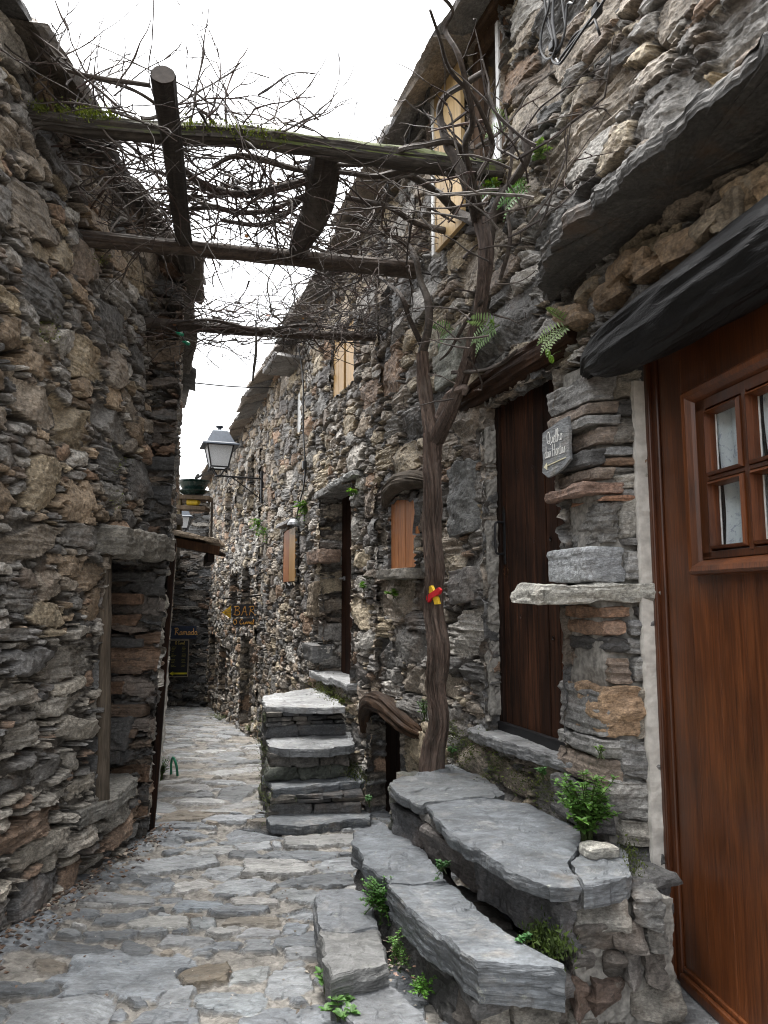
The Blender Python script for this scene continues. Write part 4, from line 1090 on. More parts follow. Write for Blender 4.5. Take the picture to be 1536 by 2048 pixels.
mb = MB(); slab(mb, pz([(668, 1978), (700, 1962), (760, 1955), (800, 1985), (860, 2050), (880, 2090), (735, 2090), (690, 2030)], .06), .06, .12, 608, (.15, .158, .167), .010, top_n=.010); mb.build('tread_slab', M['slate'], steps)

stair = thing('stone_steps', 'steep flight of slate steps rising to the deep set dark door beyond the vine trunk', 'steps', (-.6, 6.2, -.2))
mb = MB(); slab(mb, pz([(541, 1652), (534, 1634), (560, 1622), (700, 1612), (742, 1626), (738, 1637), (690, 1641), (600, 1652)], -.10), -.10, .07, 661, (.128, .140, .152), .012); mb.build('tread_slab', M['slate'], stair)
mb = MB(); slab(mb, pz([(547, 1577), (526, 1550), (600, 1540), (685, 1532), (735, 1558), (722, 1563), (640, 1570)], .10), .10, .06, 662, (.138, .150, .162), .010); mb.build('tread_slab', M['slate'], stair)
mb = MB(); slab(mb, pz([(537, 1492), (534, 1480), (560, 1466), (700, 1462), (712, 1488), (694, 1493), (640, 1497), (580, 1497)], .36), .36, .06, 663, (.21, .218, .225), .010); mb.build('tread_slab', M['slate'], stair)
mb = MB(); slab(mb, pz([(531, 1413), (523, 1394), (575, 1384), (622, 1376), (655, 1385), (690, 1413), (640, 1415), (590, 1412)], .62), .62, .05, 664, (.33, .335, .34), .010); mb.build('landing_slab', M['slate'], stair)
RC = [(.05, .05, .05), (.07, .067, .062), (.085, .078, .068), (.045, .046, .048)]
def front(lx, rx, py, z): return T2(at_z(lx, py, z)), T2(at_z(rx, py - 6, z))
mb = MB()
p, q = front(541, 728, 1577, .10); course(mb, p, q, .012, .045, .4, 4, 670, RC, .006, .008); course(mb, p, q, -.02, .012, .4, 3, 672, RC, .006, .008); course(mb, p, q, -.22, -.02, .4, 2, 675, [(.07, .072, .075), (.08, .08, .08)], .008, .004)
p, q = front(537, 702, 1495, .36); course(mb, p, q, .10, .20, .4, 3, 680, [(.07, .066, .06), (.05, .055, .045)], .018, .006, jit=.12); course(mb, p, q, .20, .30, .4, 4, 683, [(.07, .066, .06), (.085, .075, .065)], .018, .006, jit=.12)
p, q = front(533, 690, 1414, .62); course(mb, p, q, .53, .575, .4, 5, 690, RC, .006, .010); course(mb, p, q, .49, .53, .4, 4, 691, RC, .006, .010); course(mb, p, q, .455, .49, .4, 6, 692, RC, .006, .010); course(mb, p, q, .35, .46, .4, 2, 695, [(.065, .067, .07)], .006, .003)
A1, A2 = at_z(541, 1577, .10), at_z(523, 1394, .62)
for k, (f0, f1, zt) in enumerate([(0, .25, .04), (.25, .55, .30), (.55, 1.0, .57)]):
    p = A1.lerp(A2, f0); q = A1.lerp(A2, f1); z = -.35
    while z < zt - .03:
        dz = min(R.uniform(.05, .12), zt - z); course(mb, T2(p), T2(q), z, z + dz, .25, 2, 700 + int(z * 100) + k * 50, RC + [(.09, .1, .06)], .012, .012, .02, side=-1); z += dz
mb.build('riser_masonry', M['rock'], stair)
#@@NEXT3@@
# ------------------------------------------------------------------ pergola and grapevine over the alley
perg = thing('pergola', 'rustic pergola of dark round poles, one mossy, spanning the alley between the houses', 'pergola', (-.7, 4.2, 3.8))
def vp(px, py, dz=0.):                                     # a point in the sloping layer of canes over the alley
    a, b = ray(px, py); y = (2.83 + dz) / (b + .1)
    return Vector((a * y, y, CAM_H + b * y))
LB1, RB1 = LW.hit(66, 238)[2], RW.hit(1000, 345)[2]
mb = MB(); d_ = RB1 - LB1
tube(mb, [LB1 - d_ * .03, LB1 + d_ * .2 + Vector((0, 0, .0)), LB1 + d_ * .42 + Vector((0, 0, .035)), LB1 + d_ * .7 + Vector((0, 0, .02)), RB1 + d_ * .03], [.042, .047, .050, .054, .062], 36, 24, .008, 71, (.075, .062, .05), .3, 8, 1, True, .12)
mb.build('mossy_crossbeam', M['mossy'], perg)
LB2 = LW.hit(180, 478)[2]; RB2 = at_y(832, 540, 4.85)
mb = MB(); d_ = RB2 - LB2
tube(mb, [LB2 - d_ * .05, LB2 + d_ * .3, LB2 + d_ * .6, LB2 + d_ * .85, RB2], [.042, .046, .05, .056, .058], 26, 16, .006, 72, (.10, .07, .052), .2, 8, 1, True, .1)
mb.build('crossbeam', M['beam'], perg)
LB3 = at_y(298, 645, 5.08); RB3 = RW.hit(750, 674)[2]
mb = MB(); d_ = RB3 - LB3
tube(mb, [LB3 - d_ * .04, LB3 + d_ * .5 + Vector((0, 0, -.02)), RB3 + d_ * .03], [.040, .036, .036], 18, 20, .005, 73, (.085, .06, .045), .2, 7, 1, True, .1)
mb.build('crossbeam', M['beam'], perg)
ra, rb = at_y(326, 150, 3.12), at_y(374, 530, 4.47)
mb = MB(); d_ = rb - ra
tube(mb, [ra, ra + d_ * .3, ra + d_ * .6, rb + d_ * .02], [.056, .053, .05, .046], 30, 18, .005, 74, (.05, .04, .034), .1, 8, 1, False, .06)
rl = mb.build('rail', M['beam'], perg)
mb = MB(); lathe(mb, frame(ra, d_.cross(Vector((0, 0, 1)))) @ Matrix.Rotation(math.radians(90), 4, 'X'), [(.0, .0), (.02, .001), (.052, -.002)], 24); 
bpy.data.objects.remove(mb.build('sawn_end', M['log_end'], rl))
mb = MB(); tube(mb, [ra - d_.normalized() * .004, ra + d_.normalized() * .01], [.054, .054], 28, 2, .004, 75, (1, 1, 1), 0, 6); mb.build('sawn_end', M['log_end'], rl)
ra, rb = at_y(652, 292, 3.80), at_y(598, 500, 4.42)
mb = MB(); d_ = rb - ra
tube(mb, [ra, ra + d_ * .25 + Vector((.02, 0, 0)), ra + d_ * .55 + Vector((.035, 0, .0)), ra + d_ * .8 + Vector((.0, 0, -.03)), rb], [.075, .08, .083, .075, .06], 36, 16, .012, 76, (.06, .046, .038), .5, 7, 1, True, .22)
mb.build('crooked_rail', M['beam'], perg)

vine = thing('grapevine', 'leafless old grapevine climbing the right wall and tangled across the pergola', 'vine', (.25, 4.6, .45))
def wp(px, py, off=.16): return RW.hit(px, py, off)[2]
mb = MB()
tp = [wp(862, 1560, .2), wp(866, 1500, .19), wp(878, 1440, .17), wp(872, 1370, .17), wp(878, 1300, .17), wp(868, 1220, .17), wp(870, 1150, .17), wp(864, 1060, .17), wp(868, 980, .16), wp(864, 920, .15), wp(866, 868, .14)]
tp[0].z = .42
tube(mb, tp, [.074, .058, .051, .053, .056, .050, .048, .049, .046, .048, .052], 64, 16, .018, 81, (.105, .072, .056), 1.6, 8, .95, True, .10)
TP = resample([p[:] for p in tp], 12)
for _ in range(90):                                       # peeling strips of bark
    i0 = R.randrange(3, len(TP) - 22); n_ = R.randint(8, 20); a = R.uniform(1.6, 5.2); rr0 = .052 + R.uniform(0, .012)
    L_ = [(TP[i0 + k] + np.array([math.cos(a + .02 * k) * (rr0 + .012 * (k / n_) ** 3), -abs(math.sin(a + .02 * k)) * (rr0 + .01 * (k / n_) ** 3), 0])) for k in range(0, n_, 2)]
    tube(mb, L_, [.001, .0045, .005, .003], 5, 3, 0, 0, np.array(R.choice([(.13, .095, .075), (.08, .058, .046), (.17, .13, .105), (.10, .06, .045)])), flat=.4)
tk = mb.build('trunk', M['bark'], vine)
mb = MB(); tube(mb, [wp(866, 875, .14), wp(856, 820, .15), wp(848, 760, .16), wp(845, 705, .17)], [.05, .044, .042, .036], 40, 16, .013, 82, (.105, .07, .052), 1.5, 7, .95, True, .14); mb.build('branch', M['bark'], vine)
mb = MB(); tube(mb, [wp(872, 880, .13), wp(900, 820, .12), wp(925, 760, .10), wp(940, 710, .10), wp(955, 640, .11), wp(967, 570, .12), wp(972, 500, .14), wp(962, 440, .15)], [.048, .042, .036, .036, .035, .034, .036, .038], 40, 14, .010, 83, (.085, .06, .048), 1.5, 7, .95, True, .12); mb.build('branch', M['bark'], vine)
# waymark painted on the trunk
def mark(name, L, col, parent, off=.222):
    mb = MB()
    P_ = [RW.hit(px, py, off)[2] for px, py in L]; n = len(P_)
    q_ = Vector(RW.n) * .004
    mb.add([p[:] for p in P_] + [(p - q_ * 4)[:] for p in P_], [(i, (i + 1) % n, (i + 1) % n + n, i + n) for i in range(n)] , [(0, i, i + 1) for i in range(1, n - 1)], col)
    return mb.build(name, M['paint'], parent)
mark('yellow_paint_mark', [(857, 1173), (862, 1171), (870, 1190), (874, 1196), (877, 1208), (869, 1209), (866, 1198), (858, 1186), (855, 1182)], (.75, .48, .03), tk)
mark('red_paint_mark', [(852, 1199), (853, 1191), (862, 1185), (876, 1175), (880, 1180), (877, 1188), (862, 1197), (856, 1205)], (.58, .012, .02), tk, .226)
CN = (.085, .066, .054)
def cane(L, r, seed, bark=.004, col=CN, name='branch'):
    mb = MB(); tube(mb, L, r, 12, 8, bark, seed, col, 1.2, 5, 1, True, .16); return mb.build(name, M['twig'], vine)
cane([wp(962, 455, .15), vp(925, 463), vp(880, 460), vp(830, 445), vp(780, 415), vp(740, 405), vp(690, 395)], [.030, .022, .021, .019, .017, .015, .012], 90)
cane([wp(955, 445, .16), vp(915, 425), vp(880, 390), vp(840, 362), vp(800, 345), vp(750, 352), vp(690, 345), vp(600, 340), vp(520, 318), vp(470, 312), vp(430, 330)], [.030, .026, .024, .022, .02, .016, .015, .016, .015, .013, .01], 91)
cane([wp(955, 440, .16), wp(938, 380, .3), wp(912, 320, .38), wp(895, 290, .42), wp(880, 230, .45), wp(890, 195, .46), wp(925, 170, .44), wp(966, 145, .40)], [.034, .03, .026, .022, .018, .016, .014, .013], 92)
cane([wp(975, 500, .12), wp(985, 440, .1), wp(1000, 400, .09), wp(1035, 350, .08), wp(1055, 310, .08), wp(1048, 265, .1), wp(1075, 255, .06)], [.03, .027, .025, .022, .020, .016, .010], 93)
cane([wp(940, 330, .25), wp(905, 285, .4), wp(850, 290, .55), vp(800, 300), vp(760, 325), vp(700, 330), vp(640, 325)], [.016, .015, .014, .013, .012, .010, .008], 94)
cane([wp(845, 705, .17), wp(858, 650, .17), wp(855, 600, .18), wp(840, 560, .2), wp(832, 520, .22), vp(815, 490), vp(770, 468), vp(720, 462), vp(660, 455)], [.030, .024, .022, .02, .02, .016, .014, .012, .008], 95)
cane([wp(843, 690, .17), wp(820, 640, .3), wp(800, 590, .4), vp(760, 555, -.1), vp(700, 520, -.05), vp(640, 500), vp(570, 470)], [.017, .013, .011, .010, .009, .008, .006], 96)
cane([vp(640, 350), vp(600, 365), vp(540, 380), vp(470, 388), vp(420, 375), vp(380, 350), vp(360, 330)], [.014, .020, .024, .024, .021, .018, .014], 97)
cane([vp(600, 395), vp(540, 420), vp(480, 425), vp(420, 415), vp(340, 425), vp(280, 445), vp(210, 455)], [.012, .014, .015, .014, .012, .010, .008], 98)
cane([vp(300, 170, .05), vp(230, 160, .05), vp(170, 150, .05), vp(110, 130, .1), vp(60, 75, .1)], [.012, .010, .009, .008, .006], 99)
cane([vp(420, 285), vp(360, 250, .08), vp(300, 200, .1), vp(240, 170, .1), vp(150, 145, .1), vp(80, 110, .12)], [.012, .011, .010, .009, .008, .006], 100)
cane([vp(440, 440), vp(520, 450), vp(570, 430), vp(600, 400), vp(640, 372)], [.010, .013, .014, .016, .016], 101)
cane([at_y(320, 652, 5.1), at_y(420, 640, 5.2), at_y(520, 660, 5.4), at_y(620, 650, 5.7), at_y(720, 668, 5.95)], [.010, .012, .013, .012, .010], 102)
cane([wp(960, 420, .2), wp(930, 300, .5), wp(945, 240, .6), wp(920, 120, .75), wp(890, 60, .8), wp(905, 20, .8), wp(870, -20, .9)], [.018, .014, .012, .010, .008, .006, .004], 103)
cane([wp(958, 350, .3), wp(985, 290, .3), wp(950, 200, .5), wp(900, 140, .7), wp(880, 80, .8), wp(860, 20, .9)], [.014, .012, .010, .008, .006, .004], 104)
cane([wp(965, 600, .12), wp(935, 640, .15), wp(900, 700, .16), wp(880, 720, .17)], [.010, .009, .008, .006], 105)
cane([wp(1000, 560, .08), wp(1020, 480, .09), wp(1012, 400, .1), wp(1025, 300, .1), wp(1010, 220, .12)], [.010, .009, .009, .008, .006], 106)
cane([wp(880, 835, .14), wp(900, 790, .13), wp(930, 775, .10), wp(928, 790, .1)], [.030, .024, .020, .012], 107, .006, (.2, .15, .125))
cane([wp(905, 745, .12), wp(960, 742, .1), wp(1000, 728, .1), wp(1035, 700, .1)], [.012, .010, .008, .006], 108)

tw = MB(); rr_ = random.Random(41)
def twig(p, d, L, r0, droop=-.02, wander=.27, depth=0):
    n = max(4, int(L / .055)); pts = [p.copy()]; d = d.normalized()
    for i in range(n):
        d = (d + Vector((rr_.gauss(0, 1), rr_.gauss(0, 1), rr_.gauss(0, .8))) * wander * .55 + Vector((0, 0, droop))).normalized()
        p = p + d * (L / n)
        pts.append(p.copy())
        if depth < 2 and rr_.random() < .22:
            sd = (d + Vector((rr_.gauss(0, .8), rr_.gauss(0, .8), rr_.gauss(.15, .7)))).normalized()
            twig(p, sd, L * rr_.uniform(.2, .55), r0 * .62, droop, wander, depth + 1)
    rads = np.linspace(r0, max(.0013, r0 * .38), len(pts)) * np.array([rr_.choice((1, 1, 1, 1.45)) for _ in pts])
    c = np.array(rr_.choice([(.085, .064, .055), (.06, .046, .04), (.12, .095, .08), (.09, .055, .045), (.17, .15, .135)])) * rr_.uniform(.7, 1.2)
    tube(tw, [q[:] for q in pts], rads, 5, 2, 0, 0, c, caps=False)
def sow(n, x0, x1, y0, y1, L0, L1, r0, r1, dz=.12, up=0., f=vp, **k):
    for _ in range(n):
        p = f(rr_.uniform(x0, x1), rr_.uniform(y0, y1), rr_.uniform(-dz, dz))
        th = rr_.uniform(0, 6.283)
        twig(p, Vector((math.cos(th), math.sin(th) * .7, up + rr_.gauss(0, .35))), rr_.uniform(L0, L1), rr_.uniform(r0, r1) * 1.3, **k)
sow(72, 90, 560, 205, 330, .3, .8, .003, .006)
sow(126, 215, 640, 320, 490, .25, .7, .0028, .006)
sow(66, 330, 560, 350, 430, .2, .45, .003, .006, .08)
sow(36, 640, 860, 330, 560, .3, .8, .003, .006)
sow(73, 640, 840, 440, 620, .3, .7, .0028, .005, .1)
sow(31, 330, 700, 490, 620, .3, .7, .002, .004, .12)
sow(24, 70, 560, 170, 260, .25, .6, .0025, .0045, .05, 1.2, wander=.3, droop=.03)
sow(17, 60, 240, 110, 220, .3, .6, .002, .0045, .05, 1.0, wander=.25, droop=.03)
sow(16, 480, 640, 240, 300, .2, .4, .0022, .004, .05, 1.0, wander=.3)
sow(33, 80, 330, 250, 480, .3, .6, .002, .0045, .1)
b3 = lambda px, py, dz: at_y(px, py, 5.1 + .85 * (px - 300) / 450. + dz)
sow(192, 310, 760, 622, 690, .25, .6, .0025, .0045, .2, .0, b3, wander=.3)
sow(45, 560, 760, 560, 690, .25, .6, .0025, .0045, .2, .0, b3, wander=.3)
sow(15, 310, 420, 500, 640, .3, .6, .0025, .004, .2, .0, b3)
wv = lambda px, py, dz: RW.hit(px, py, .2 + abs(dz))[2]
sow(44, 860, 1080, 240, 480, .2, .55, .003, .006, .3, .5, wv, droop=.01)
sow(16, 900, 1010, 480, 800, .15, .4, .003, .006, .05, .3, wv, droop=-.04)
to = tw.build('twigs', M['twig'], vine); to['kind'] = 'stuff'
lf = MB()
for _ in range(46):
    p = vp(rr_.uniform(300, 640), rr_.uniform(330, 480), rr_.uniform(-.1, .1)) if rr_.random() < .55 else b3(rr_.uniform(330, 740), rr_.uniform(630, 680), rr_.uniform(-.15, .15))
    a = Vector((rr_.gauss(0, 1), rr_.gauss(0, 1), rr_.gauss(0, 1))).normalized(); b = a.orthogonal().normalized(); s = rr_.uniform(.012, .026)
    lf.add([(p - a * s)[:], (p + b * s * .6 + a.cross(b) * s * .3)[:], (p + a * s)[:], (p - b * s * .6)[:]], [(0, 1, 2, 3)], None, rr_.choice([(.12, .05, .03), (.2, .055, .025), (.07, .045, .03), (.05, .03, .025)]))
lo = lf.build('withered_leaves', M['leaf'], vine); lo['kind'] = 'stuff'

# ------------------------------------------------------------------ lettering drawn as strokes
GL = {
 'Q': (.75, [[(.55, .85), (.3, 1.0), (.08, .75), (.08, .3), (.3, .05), (.55, .2), (.6, .6), (.5, .9)], [(.35, .3), (.7, -.08)]]),
 'u': (.5, [[(.05, .5), (.06, .15), (.2, .02), (.36, .2), (.4, .5)], [(.4, .5), (.42, .1), (.52, .04)]]),
 'e': (.42, [[(.05, .22), (.3, .3), (.32, .45), (.18, .52), (.06, .3), (.12, .06), (.3, .02), (.44, .12)]]),
 'l': (.3, [[(.0, .1), (.22, .75), (.16, 1.0), (.08, .8), (.08, .15), (.2, .02), (.3, .1)]]),
 'h': (.5, [[(.0, .1), (.2, .8), (.13, 1.0), (.07, .8), (.07, .0)], [(.07, .3), (.22, .5), (.34, .4), (.34, .1), (.46, .04)]]),
 'o': (.46, [[(.3, .48), (.14, .5), (.05, .26), (.14, .04), (.3, .06), (.38, .3), (.28, .5), (.46, .46)]]),
 'd': (.5, [[(.34, .42), (.18, .5), (.05, .28), (.12, .04), (.28, .1), (.36, .4)], [(.38, 1.0), (.36, .15), (.46, .03)]]),
 'a': (.48, [[(.34, .42), (.18, .5), (.05, .28), (.12, .04), (.28, .1), (.36, .46)], [(.36, .46), (.37, .12), (.47, .04)]]),
 's': (.38, [[(.02, .06), (.24, .52), (.3, .25), (.22, .04), (.06, .06)]]),
 'H': (.72, [[(.1, 1.0), (.1, .0)], [(.58, 1.0), (.55, .0)], [(.02, .5), (.66, .55)]]),
 'r': (.4, [[(.02, .1), (.12, .54), (.14, .44), (.3, .46), (.26, .15), (.4, .05)]]),
 't': (.34, [[(.16, .85), (.14, .12), (.26, .02)], [(.0, .55), (.32, .6)]]),
 'B': (.75, [[(.05, .9), (.25, 1.0), (.2, .5), (.15, .0)], [(.2, .98), (.5, 1.0), (.58, .75), (.28, .55), (.6, .45), (.62, .12), (.35, .0), (.02, .12)]]),
 'A': (.75, [[(.0, .0), (.12, .1), (.4, 1.0), (.5, .5), (.58, .0), (.68, .08)], [(.2, .38), (.56, .4)]]),
 'R': (.8, [[(.05, .9), (.25, 1.0), (.2, .5), (.15, .0)], [(.2, .98), (.5, 1.0), (.55, .72), (.25, .52), (.5, .3), (.7, .0), (.8, .12)]]),
 'O': (.8, [[(.5, .98), (.22, .95), (.06, .5), (.2, .06), (.48, .05), (.66, .5), (.5, .95), (.38, .8)]]),
 'C': (.7, [[(.58, .85), (.4, 1.0), (.14, .8), (.08, .35), (.26, .02), (.6, .15)]]),
 'm': (.72, [[(.04, .5), (.06, .04)], [(.06, .3), (.18, .52), (.28, .4), (.28, .06)], [(.28, .3), (.42, .52), (.52, .4), (.54, .1), (.7, .04)]]),
 ' ': (.35, []),
}
def write(mb, text, o, x, up, size, r, col, sx=1.):
    o, x, up = Vector(o), Vector(x).normalized(), Vector(up).normalized(); c = 0
    for ch in text:
        w_, st = GL[ch]
        for s in st:
            tube(mb, [(o + x * ((c + p[0]) * size * sx) + up * (p[1] * size))[:] for p in s], r, 5, 4, 0, 0, col)
        c += w_
def panel(mb, o, x, up, pts, th, col):
    """a flat plate with thickness th: pts in (x, up) metres"""
    o, x, up = Vector(o), Vector(x).normalized(), Vector(up).normalized(); n = x.cross(up).normalized(); k = len(pts)
    f = [(o + x * a + up * b + n * th)[:] for a, b in pts]; bk = [(o + x * a + up * b)[:] for a, b in pts]
    cen = [(o + x * (sum(p[0] for p in pts) / k) + up * (sum(p[1] for p in pts) / k) + n * th)[:]]
    mb.add(f + bk + cen, [(i, i + k, (i + 1) % k + k, (i + 1) % k) for i in range(k)], [(2 * k, i, (i + 1) % k) for i in range(k)], col)

sg = thing('slate_sign', 'hand lettered slate plate with a left arrow fixed to the stone pillar', 'sign', RW.P(1.75, 2.25, .06))
X = -Vector(RW.e); Z = Vector((0, 0, 1)); o = RW.P(1.885, 2.13, .052)
mb = MB(); panel(mb, o, X, Z, [(.0, .02), (.05, -.012), (.11, -.004), (.17, .012), (.232, .045), (.228, .12), (.234, .16), (.226, .246), (.16, .240), (.08, .226), (.012, .212), (.004, .14), (.010, .08)], .014, (.19, .20, .208)); mb.build('plate', M['slate'], sg)
mb = MB(); f = o + Vector(RW.n) * .0155; wc = (.72, .72, .70)
write(mb, 'Quelho', f + X * .05 + Z * .145, X, Z + X * -.03, .062, .0016, wc, .72); write(mb, 'das Hortas', f + X * .028 + Z * .082, X, Z, .058, .0016, wc, .66)
mb.build('lettering', M['paint'], sg)
mb = MB(); tube(mb, [(f + X * .04 + Z * .045)[:], (f + X * .2 + Z * .058)[:]], .003, 5, 2, 0, 0, (.72, .68, .5)); panel(mb, f + X * .02 + Z * .04, X, Z, [(.0, .002), (.028, -.014), (.026, .020)], .003, (.72, .68, .5)); mb.build('arrow', M['paint'], sg)

bar = thing('bar_sign', 'dark hanging sign with yellow arrow and orange lettering pointing left', 'sign', at_y(487, 1225, 10.9))
X = Vector((1, .12, 0)).normalized(); Y_ = .0
YB = 10.9
def bp(px, py, d=0.): return at_y(px, py, YB - d)
u_ = (bp(508, 1225) - bp(464, 1225)).length
mb = MB(); o = bp(464, 1234.5); panel(mb, o, X, Z, [(0, 0), (u_, .01), (u_ * .99, .20), (.0, .185)], .02, (1, 1, 1)); b1 = mb.build('board', M['sign'], bar)
mb = MB(); write(mb, 'BAR', o + X * .022 + Z * .03 + Vector((0, -.026, 0)), X, Z, .13, .0055, (.55, .27, .05), 1.12); mb.build('lettering', M['paint'], b1)
mb = MB(); o2 = bp(465, 1252); panel(mb, o2, X, Z, [(0, 0), (u_ * 1.03, .01), (u_ * 1.03, .115), (.0, .10)], .02, (1, 1, 1)); b2 = mb.build('board', M['sign'], bar)
mb = MB(); write(mb, 'O Curral', o2 + X * .015 + Z * .025 + Vector((0, -.026, 0)), X, Z, .07, .0042, (.72, .36, .06), 1.12); mb.build('lettering', M['paint'], b2)
mb = MB(); panel(mb, bp(444, 1225), X, Z, [(0, .0), (.13, -.09), (.13, .10)], .02, (.62, .36, .01))
ar = mb.build('arrow', M['paint'], bar)
mb = MB()
for k in (-.028, .0, .03): tube(mb, [(bp(444, 1225) + X * .05 + Z * k * .4 + Vector((0, -.024, 0)))[:], (bp(444, 1225) + X * .128 + Z * k * 1.7 + Vector((0, -.024, 0)))[:]], .0035, 4, 2, 0, 0, (.2, .1, .01))
mb.build('arrow_stripe', M['paint'], ar)
mb = MB(); tube(mb, [bp(452, 1197), RW.hit(524, 1190, -.03)[2]], .011, 8, 2); tube(mb, [bp(470, 1195.5), bp(470, 1212)], .004, 6, 2); tube(mb, [bp(503, 1193), bp(503, 1209)], .004, 6, 2); mb.build('bracket', M['grey_wood'], bar)

YR = 17.18
def ep(px, py): return at_y(px, py, YR)
def quad(px0, px1, py0, py1): a, b = ep(px0, py1), ep(px1, py0); return a, b.x - a.x, b.z - a.z
rm = thing('name_board', 'navy board with orange script lettering at the dark end of the alley', 'sign', ep(366, 1265))
o, w_, h_ = quad(336, 393.5, 1252, 1277); X = Vector((1, 0, 0))
mb = MB(); panel(mb, o, X, Z, [(0, 0), (w_, 0), (w_, h_), (0, h_)], .03, (1, 1, 1)); bb = mb.build('board', m_plain('navy_board', (.018, .03, .06), .5), rm)
mb = MB(); write(mb, 'Ramada', o + X * .15 + Z * .085 + Vector((0, -.036, 0)), X, Z, .155, .009, (.62, .36, .12), 1.02); mb.build('lettering', M['paint'], bb)
mn = thing('menu_board', 'tall black menu board with yellow writing and a yellow left arrow', 'sign', ep(360, 1315))
o, w_, h_ = quad(336, 379, 1280, 1353)
mb = MB(); panel(mb, o, X, Z, [(0, 0), (w_, 0), (w_, h_), (0, h_)], .02, (1, 1, 1)); mbd = mb.build('board', M['sign'], mn)
mb = MB(); write(mb, 'O Curral', o + X * .15 + Z * (h_ - .10) + Vector((0, -.026, 0)), X, Z, .075, .004, (.55, .42, .08), .75)
for cx_ in (.07, .31):
    for k in range(15):
        if k in (4, 8, 12): continue
        zz = h_ - .16 - k * .032; xx = o + X * cx_ + Z * zz + Vector((0, -.023, 0)); n_ = rr_.randint(4, 7)
        tube(mb, [(xx + X * (i * .018) + Z * (.006 * (-1) ** i))[:] for i in range(n_)], .0026, 4, 1, 0, 0, (.40, .36, .05))
mb.build('lettering', M['paint'], mbd)
mb = MB(); panel(mb, o + X * .04 + Z * .07 + Vector((0, -.021, 0)), X, Z, [(0, .0), (.07, -.045), (.07, -.02), (.40, -.015), (.40, .022), (.07, .02), (.07, .045)], .006, (.68, .6, .03)); mb.build('arrow', M['paint'], mbd)
mb = MB()
for a, b, c, d in ((0, w_, -.012, .012), (0, w_, h_ - .012, h_ + .012)): panel(mb, o + Z * a * 0 + Vector((0, -.021, 0)), X, Z, [(a, c), (b, c), (b, d), (a, d)], .01, (.3, .25, .18))
for a in (0, w_ - .02): panel(mb, o + Vector((0, -.0215, 0)), X, Z, [(a, .0), (a + .02, .0), (a + .02, h_), (a, h_)], .009, (.3, .25, .18))
mb.build('frame', M['paint'], mbd)

# ------------------------------------------------------------------ lanterns
def lantern(name, label, base, k, rot, bracket):
    t = thing(name, label, 'street lamp', base, 'wall lanterns along the alley')
    Mb = Matrix.Translation(Vector(base)) @ Matrix.Rotation(rot, 4, 'Z') @ Matrix.Scale(k, 4)
    q2 = math.sqrt(2)
    mb = MB(); lathe(mb, Mb, [(.0, .72), (.03, .72), (.06, .70), (.055, .685), (.03, .675), (.028, .64), (.05, .63)], 20)
    lathe(mb, Mb, [(.0, .63), (.10 * q2, .63), (.115 * q2, .61), (.205 * q2, .43), (.262 * q2, .405), (.268 * q2, .385), (.25 * q2, .39), (.0, .40)], 4, sq=True)
    mb.build('roof', M['lamp'], t)
    mb = MB()
    for sx in (-1, 1):
        for sy in (-1, 1):
            tube(mb, [(Mb @ Vector((sx * .125, sy * .125, .07)))[:], (Mb @ Vector((sx * .19, sy * .19, .40)))[:]], .012 * k, 6, 1)
    for z, h in ((.07, .125), (.395, .19)):
        for a, b in (((-1, -1), (1, -1)), ((1, -1), (1, 1)), ((1, 1), (-1, 1)), ((-1, 1), (-1, -1))):
            tube(mb, [(Mb @ Vector((a[0] * h, a[1] * h, z)))[:], (Mb @ Vector((b[0] * h, b[1] * h, z)))[:]], .013 * k, 6, 1)
    for sx in (-1, 1):
        for sy in (-1, 1):
            tube(mb, [(Mb @ Vector(p))[:] for p in ((sx * .125, sy * .125, .07), (sx * .14, sy * .14, .03), (sx * .09, sy * .09, .05), (sx * .06, sy * .06, .0), (sx * .02, sy * .02, -.05))], .010 * k, 6, 4)
    lathe(mb, Mb, [(.0, -.03), (.05, -.04), (.06, -.06), (.0, -.08)], 14)
    mb.build('cage', M['iron'], t)
    for a, b in (((-1, -1), (1, -1)), ((1, -1), (1, 1)), ((1, 1), (-1, 1)), ((-1, 1), (-1, -1))):
        mb = MB(); mb.add([(Mb @ Vector(p))[:] for p in ((a[0] * .12, a[1] * .12, .075), (b[0] * .12, b[1] * .12, .075), (b[0] * .185, b[1] * .185, .39), (a[0] * .185, a[1] * .185, .39))], [(0, 1, 2, 3)]); mb.build('glass_pane', M['frost'], t)
    mb = MB(); bracket(mb, Mb); mb.build('bracket', M['iron'], t)
    return t
lb = at_y(437, 945, 10.68); wb = RW.hit(524, 953)[2]
def br1(mb, Mb):
    e = lb + Vector((0, 0, -.05)); h = Vector((wb.x, wb.y, e.z))
    tube(mb, [e[:], (h)[:]], .014, 8, 1); tube(mb, [(h + Vector((0, 0, .12)))[:], (h + Vector((0, 0, -.38)))[:]], .022, 8, 1)
    tube(mb, [(h + Vector((0, 0, -.32)))[:], (e.lerp(h, .55) + Vector((0, 0, -.12)))[:], (e.lerp(h, .3))[:]], .008, 6, 6)
    c = e.lerp(h, .3) + Vector((0, 0, -.07)); dx = (h - e).normalized()
    tube(mb, [(c + dx * .05 * math.cos(a) + Vector((0, 0, .05 * math.sin(a))))[:] for a in np.linspace(0, 5.6, 14)], .006, 6, 1)
lantern('wall_lantern', 'black iron wall lantern with pale glass on a long arm over the alley', lb, 1.0, math.atan2(-.36, 1) * -1, br1)
lb2 = at_y(366, 1062, 16.6)
def br2(mb, Mb): tube(mb, [(lb2 + Vector((0, 0, -.05)))[:], (lb2 + Vector((-.1, .7, -.05)))[:]], .014, 8, 1)
lantern('wall_lantern', 'small lantern half hidden by the corner, seen just above the slate lean-to', lb2, .82, .2, br2)
